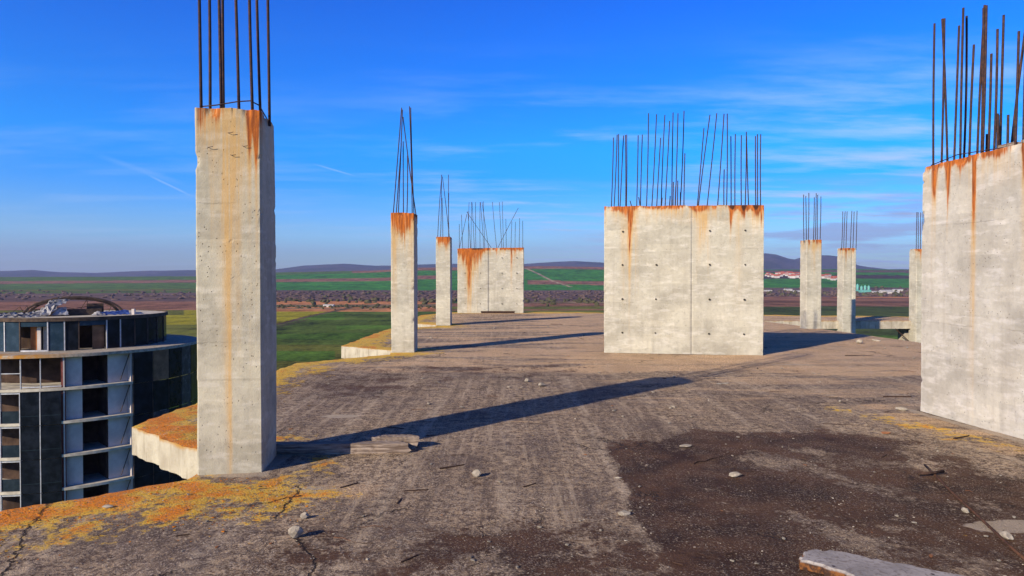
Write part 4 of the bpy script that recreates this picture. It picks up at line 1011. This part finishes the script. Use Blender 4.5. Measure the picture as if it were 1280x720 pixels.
# right-hand side
band(383, 420, 880, 1500, (.048, .064, .016), 0, .8); band(371, 383.2, 880, 1500, BRN, 0, .8); band(376, 379, 930, 1500, (.12, .06, .035), 0, 1); band(369.5, 372, 1040, 1300, ORB, 0, .5); band(361.5, 371, 880, 1500, PUR, 0, .8)
band(359.0, 361.5, 880, 1500, FGR, 0, .3); band(358.2, 359.0, 880, 1500, (.05, .035, .028), 0, .2); band(357.6, 358.2, 880, 1500, FGR, 0, .2); band(356.9, 357.6, 880, 1500, PUR, .0, .2); band(356.0, 356.9, 880, 1500, FGR, 0, .2); band(355.2, 356.0, 880, 1500, TAN, 0, .2)
C[(D_ > 3300)] = np.where((fbm(VX/700., VY/240., .1)[D_ > 3300] > .5)[:, None], np.array(DGR), np.array(PUR))
C[(D_ > 5600)] = HIL
fh = fbm(VX/500., VY/500., .6); k = (D_ > 5600) & (fh > .52); C[k] = (.030, .036, .026)
# far green strips left of centre stay plain
# farm tracks
def track(pts, w, colr):
    d = edist(VX, VY, [wp(a, b) for a, b in pts], False); C[d < w] = colr
track([(345, 406), (380, 397), (440, 384), (470, 380.5), (520, 378)], 3.2, (.085, .06, .04)); track([(345, 409), (385, 399)], 2.0, (.05, .045, .02))
track([(655, 357.0), (690, 359.8), (715, 361.5)], 5, (.26, .19, .13))
a = me.color_attributes.new('field', 'FLOAT_COLOR', 'POINT'); buf = np.ones((nv, 4), np.float32); buf[:, :3] = C*1.28; a.data.foreach_set('color', buf.ravel())

def hz_(x, y): return float(height(np.array([x], float), np.array([y], float))[0])
# ---- scrub belts far off: one mass of bare bushes
def bush_mass(name, spots, mat, label):
    vs = []; fs = []
    ic = bmesh.new(); bmesh.ops.create_icosphere(ic, subdivisions=1, radius=1); iv_ = [v.co.copy() for v in ic.verts]; if_ = [[v.index for v in f.verts] for f in ic.faces]; ic.free()
    for x, y, r, h in spots:
        k = len(vs); z = hz_(x, y)
        for v in iv_:
            j = rng.uniform(.65, 1.25); vs.append((x + v.x*r*j, y + v.y*r*j, z + h*.35 + v.z*h*.65*j))
        fs += [[i + k for i in f] for f in if_]
    o = mesh_obj(name, vs, fs, mat); tag(o, label, 'scrub', None, 'stuff')
M['scrub'] = mat_plain('bare_scrub', (.105, .070, .060), (.145, .10, .08), .09, .95, .05, .3)
M['scrub2'] = mat_plain('olive_scrub', (.065, .062, .03), (.10, .09, .045), .09, .95, .05, .3)
spots = []
for _ in range(800):
    q = rng.uniform(325, 770); yf = rng.choice([rng.uniform(364, 376), rng.gauss(370, 2.4), rng.gauss(366, 1)])
    x, y = wp(q, max(363, yf)); r = rng.uniform(2.5, 7); spots.append((x, y, r, rng.uniform(1.0, 3.2)))
for _ in range(320):
    q = rng.uniform(890, 1180); x, y = wp(q, rng.uniform(362, 371)); spots.append((x, y, rng.uniform(2.5, 7), rng.uniform(1.5, 5)))
for _ in range(180):
    q = rng.uniform(-60, 330); x, y = wp(q, rng.uniform(363, 375)); spots.append((x, y, rng.uniform(2.5, 7), rng.uniform(1.5, 4)))
bush_mass('scrub_belt', spots, M['scrub'], 'belt of bare brownish scrub crossing the plain')
spots = []
for _ in range(160):
    q = rng.uniform(325, 760); yf = rng.choice([rng.uniform(363, 383), rng.gauss(377, 1.2)]); x, y = wp(q, yf); spots.append((x, y, rng.uniform(2, 6), rng.uniform(2, 5.5)))
for _ in range(200):
    q = rng.uniform(345, 560); t_ = rng.random(); x, y = wp(q, 384 + rng.gauss(0, .8)); spots.append((x, y, rng.uniform(1, 3), rng.uniform(1, 2.5)))
for _ in range(120):
    q = rng.uniform(900, 1180); x, y = wp(q, rng.uniform(361.5, 371)); spots.append((x, y, rng.uniform(2.5, 6), rng.uniform(3, 7)))
bush_mass('hedge_scrub', spots, M['scrub2'], 'dark olive bushes dotted among the bare scrub')

# ---- villages, sheds and silos
M['hwall'] = mat_plain('house_render', (.44, .40, .37), (.60, .56, .52), .2, .9, .2); M['hroof'] = mat_plain('red_tiles', (.34, .085, .045), (.46, .13, .075), .3, .9, .2)
M['shed'] = mat_plain('shed_sheet', (.36, .35, .34), (.50, .49, .48), .2, .7, .3); M['silo'] = mat_plain('silo_sheet', (.10, .32, .27), (.15, .42, .36), .3, .6, .4)
def house_proto(w, d, h, rh, roofmat):
    wl = MB(); wl.box(-w/2, w/2, -d/2, d/2, -3, h); ro = MB(); e = .5
    ro.add([(-w/2-e, -d/2-e, h), (w/2+e, -d/2-e, h), (w/2+e, d/2+e, h), (-w/2-e, d/2+e, h), (-w/2-e, 0, h+rh), (w/2+e, 0, h+rh)], [(0,1,5,4), (2,3,4,5), (0,4,3), (1,2,5), (0,3,2,1)])
    root = empty('house', (0, 0, 0)); wl.build('wall', M['hwall'], root); ro.build('roof', roofmat, root); return root
hp = [house_proto(11, 9, 5, 3.2, M['hroof']), house_proto(15, 10, 6.5, 3.6, M['hroof']), house_proto(19, 10, 7, 3.0, M['hroof'])]
def copy_tree(o):
    c = o.copy(); col.objects.link(c)
    for ch in list(o.children):
        k = ch.copy(); col.objects.link(k); k.parent = c
    return c
used = [False]*3
def house(x, y, i, label, group, s=1.0):
    o = hp[i] if not used[i] else copy_tree(hp[i]); used[i] = True
    o.location = (x, y, hz_(x, y)); o.rotation_euler = (0, 0, rng.uniform(-.5, .5)); o.scale = (s, s, s); tag(o, label, 'house', group)
def lvl(px, py):
    """where the line of sight at this bearing and height meets the land"""
    ys = np.linspace(700, 8000, 3000); xs = (px - 640)/FOC*ys; zz = height(xs, ys); im = HOR - (zz - CAMZ)/ys*FOC
    k = np.where(im <= py)[0]; k = k[0] if len(k) else len(ys) - 1
    return float(xs[k]), float(ys[k])
for _ in range(64):
    px = rng.uniform(956, 1046); top = 342.0 + max(0, (px - 985)/60*5.0); bot = 347.5 + max(0, (px - 985)/60*3.5)
    if px > 1030 and rng.random() < .35: continue
    x, y = lvl(px, rng.uniform(top, bot)); i = rng.choice([0, 0, 1, 1, 2]) if px < 1025 else rng.choice([0, 2, 2, 1])
    house(x, y, i, 'tiny white house with red roof in the distant hillside village', 'houses of the hillside village', rng.uniform(.8, 1.25))
for _ in range(34):
    px = rng.choice([rng.gauss(222, 6), rng.uniform(110, 246), rng.gauss(236, 5)]); x, y = wp(px, 352.2 + rng.uniform(-.5, .6))
    house(x, y, rng.choice([0, 1, 2]), 'tiny white house in the far town on the plain', 'houses of the far town', 1.0)
sp_ = MB(); sp_.box(-9, 9, -5, 5, -1, 4); rf = MB(); rf.add([(-9.5,-5.5,4),(9.5,-5.5,4),(9.5,5.5,4),(-9.5,5.5,4),(-9.5,0,6),(9.5,0,6)], [(0,1,5,4),(2,3,4,5),(0,4,3),(1,2,5),(0,3,2,1)])
shd = empty('farm_shed', (0, 0, 0)); sp_.build('wall', M['hwall'], shd); rf.build('roof', M['shed'], shd)
sheds = [(411, 384.0, .55, 'lone low white shed beside the farm track on the plain'), (985, 363.5, .9, 'white farm shed among scrub below the village'), (996, 365, .7, 'smaller white shed in scrub below the village'), (1107, 366, 1.1, 'long pale shed beside the scrub near the turquoise silos'), (1116, 367.5, 1.0, 'pale shed behind the scrub row, next to the brown field'), (1122, 364.5, 1.0, 'pale shed furthest from the turquoise silos'), (1095, 366.5, .8, 'small pale shed closest to the turquoise silos'), (960, 365, .8, 'low shed beside the broad wall edge on the brown field')]
for i, (px, yf, s, lb) in enumerate(sheds):
    o = shd if i == 0 else copy_tree(shd); x, y = wp(px, yf); o.location = (x, y, hz_(x, y)); o.scale = (s*1.2, s, s); o.rotation_euler = (0, 0, rng.uniform(-.2, .2)); tag(o, lb, 'shed', 'pale farm sheds on the plain')
so = empty('grain_silo', (0, 0, 0))
tb = MB(); tb.tube([(0, 0, -1), (0, 0, 13)], 3.2, 14); tb.build('tank', M['silo'], so, True)
cnb = MB(); cnb.tube([(0, 0, 13), (0, 0, 15.4)], 3.4, 14, .3); cnb.build('cone_roof', M['silo'], so, True)
for i, px in enumerate((1072, 1077, 1081.5, 1086)):
    o = so if i == 0 else copy_tree(so); x, y = wp(px, 364.8); o.location = (x, y, hz_(x, y)); o.scale = (.9, .9, (1.25, .95, 1.05, 1.0)[i])
    tag(o, 'turquoise grain silo standing in a row beside the brown field', 'silo', 'turquoise grain silos on the plain')
mb = MB(); mb.box(-16, 16, -5, 5, -1, 5.5); bq = mb.build('silo_hall', M['silo']); x, y = wp(1079, 365.6); bq.location = (x, y, hz_(x, y)); tag(bq, 'low turquoise hall at the foot of the grain silos', 'hall')

# ------------------------------------------------------------------ air
HAZE = 6.0e-5
if HAZE:
    mb = MB(); mb.box(-16000, 16000, -14800, 15500, -60, 620); hzo = mb.build('haze', None); hzo.data.materials.clear()
    hm = bpy.data.materials.new('haze_air'); hm.use_nodes = True; t = hm.node_tree; t.nodes.clear()
    pv = t.nodes.new('ShaderNodeVolumePrincipled'); pv.inputs['Density'].default_value = HAZE; pv.inputs['Color'].default_value = (.50, .58, 1.0, 1); pv.inputs['Anisotropy'].default_value = .1
    ou = t.nodes.new('ShaderNodeOutputMaterial'); t.links.new(pv.outputs[0], ou.inputs['Volume']); hzo.data.materials.append(hm)
    tag(hzo, 'thin blue haze over the far plain and hills', 'haze', None, 'stuff')

# ------------------------------------------------------------------ sky, sun, camera
w = bpy.data.worlds.new('World'); scene.world = w; w.use_nodes = True
g = G.__new__(G); g.t = w.node_tree; g.t.nodes.clear()
sky = g.t.nodes.new('ShaderNodeTexSky'); sky.sky_type = 'NISHITA'; sky.sun_disc = False
sky.sun_elevation = SUN_EL; sky.sun_rotation = SUN_AZ; sky.altitude = 250; sky.air_density = 1.0; sky.dust_density = .5; sky.ozone_density = 3.0
dv_ = g.n('ShaderNodeTexCoord', out=0); dx, dy, dz_ = g.xyz(dv_)
c = g.n('ShaderNodeHueSaturation', {'Hue': .510, 'Saturation': 1.85, 'Value': 1.0, 'Color': sky.outputs[0]})
# sky tinted and graded by height, then dimmed overhead to cut fill light
c = g.mix(1.0, c, (.80, .97, 1.22), 'MULTIPLY')
cr = g.t.nodes.new('ShaderNodeValToRGB'); g.t.links.new(g.m('MULTIPLY', dz_, 2.5), cr.inputs[0])
el = cr.color_ramp.elements; el[0].position = 0.0; el[0].color = (.45, .475, .66, 1); el[1].position = 1.0; el[1].color = (.56, .60, .88, 1)
for ps, cc in ((.72, (.68, .74, .89)), (.16, (.55, .61, .73)), (.30, (.60, .71, .84)), (.46, (.79, .87, .89))):
    e_ = el.new(ps); e_.color = cc + (1,)
c = g.mix(1.0, c, g.mix(1.0, cr.outputs[0], (1.25, 1.25, 1.25), 'MULTIPLY'), 'MULTIPLY')
vz = g.m('SUBTRACT', 1.0, g.m('MULTIPLY', g.ramp(dz_, .38, .68), .80))  # dims the unseen vault so shadows get less sky fill
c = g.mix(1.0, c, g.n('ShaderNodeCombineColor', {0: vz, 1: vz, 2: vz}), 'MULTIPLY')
# cirrus on a plane high above
iz = g.m('DIVIDE', 1.0, g.m('MAXIMUM', g.m('ADD', dz_, .06), .02))
cp = g.n('ShaderNodeCombineXYZ', {0: g.m('MULTIPLY', dx, iz), 1: g.m('MULTIPLY', dy, iz), 2: 0.0})
cz = g.noise(g.map(cp, (.55, 1.5, 1), (1.3, .4, 0)), 1.1, 8, .62)
cz2 = g.noise(g.map(cp, (.25, .35, 1), (4, 2, 0)), 1.0, 3, .5)
cm = g.m('MULTIPLY', g.m('MULTIPLY', g.ramp(cz, .44, .68), g.ramp(cz2, .34, .55)), g.ramp(dz_, .36, .10))
c = g.mix(g.m('MULTIPLY', g.m('MULTIPLY', cm, g.m('ADD', .22, g.m('MULTIPLY', g.ramp(dx, -.25, .1), .9))), .9), c, (2.9, 4.1, 5.9))
# low lavender stratus bars
ls = g.noise(g.map(g.n('ShaderNodeCombineXYZ', {0: g.m('DIVIDE', dx, g.m('MAXIMUM', dy, .05)), 1: 0.0, 2: dz_}), (2.2, 1, 26), (.35, 0, .2)), 1.5, 7, .6)
lm = g.m('MULTIPLY', g.m('MULTIPLY', g.ramp(ls, .45, .58), g.ramp(dz_, .16, .06)), g.m('MULTIPLY', g.ramp(dz_, .0, .02), g.ramp(dx, -.05, .40)))
c = g.mix(g.m('MULTIPLY', lm, .62), c, (2.0, 2.05, 3.5))
# two old contrails, far away
iu = g.m('DIVIDE', 1.0, g.m('MAXIMUM', dy, .01)); tu = g.m('MULTIPLY', dx, iu); tv = g.m('MULTIPLY', dz_, iu)
for (p0, p1, wd, am) in (((180, 216), (246, 248), .0022, .34), ((110, 190), (246, 236), .006, .12), ((388, 204), (450, 222), .0020, .30)):
    u0, v0, u1, v1 = (p0[0]-640)/FOC, (HOR-p0[1])/FOC, (p1[0]-640)/FOC, (HOR-p1[1])/FOC
    L_ = math.hypot(u1-u0, v1-v0); ax, ay = (u1-u0)/L_, (v1-v0)/L_
    du = g.m('SUBTRACT', tu, u0); dv2 = g.m('SUBTRACT', tv, v0)
    al = g.m('ADD', g.m('MULTIPLY', du, ax), g.m('MULTIPLY', dv2, ay)); pe_ = g.m('ABSOLUTE', g.m('SUBTRACT', g.m('MULTIPLY', dv2, ax), g.m('MULTIPLY', du, ay)))
    mk = g.m('MULTIPLY', g.m('MULTIPLY', g.ramp(pe_, wd, 0.0), g.ramp(al, 0.0, L_*.35)), g.m('MULTIPLY', g.ramp(al, L_, L_*.65), g.ramp(dy, .05, .1)))
    c = g.mix(g.m('MULTIPLY', mk, am), c, (3.2, 4.3, 6.0))
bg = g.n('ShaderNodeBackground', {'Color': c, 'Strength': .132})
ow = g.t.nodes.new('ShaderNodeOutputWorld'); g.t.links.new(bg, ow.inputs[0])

sl_ = bpy.data.lights.new('sun', 'SUN'); sl_.energy = 5.0; sl_.angle = R(.53); sl_.color = (1.0, .87, .66)
so_ = bpy.data.objects.new('sun', sl_); col.objects.link(so_)
sd = Vector((math.sin(SUN_AZ)*math.cos(SUN_EL), math.cos(SUN_AZ)*math.cos(SUN_EL), math.sin(SUN_EL)))
so_.rotation_euler = sd.to_track_quat('Z', 'Y').to_euler(); so_.location = (-20, -20, 30)

cd = bpy.data.cameras.new('camera'); cam = bpy.data.objects.new('camera', cd); col.objects.link(cam)
cd.sensor_width = 36; cd.lens = FOC/1280*36; cd.clip_end = 40000; cd.clip_start = .05
cam.location = (0, 0, CAMZ); cam.rotation_euler = (R(90) - math.atan((360 - HOR)/FOC), 0, 0)
scene.camera = cam
vs_ = scene.view_settings; vs_.view_transform = 'Standard'; vs_.look = 'None'; vs_.exposure = 0.42; vs_.gamma = 1; vs_.use_curve_mapping = False
scene.render.engine = 'CYCLES'
cy = scene.cycles; cy.use_denoising = True; cy.max_bounces = 5; cy.diffuse_bounces = 1; cy.volume_bounces = 0; cy.use_adaptive_sampling = True; cy.adaptive_threshold = .01
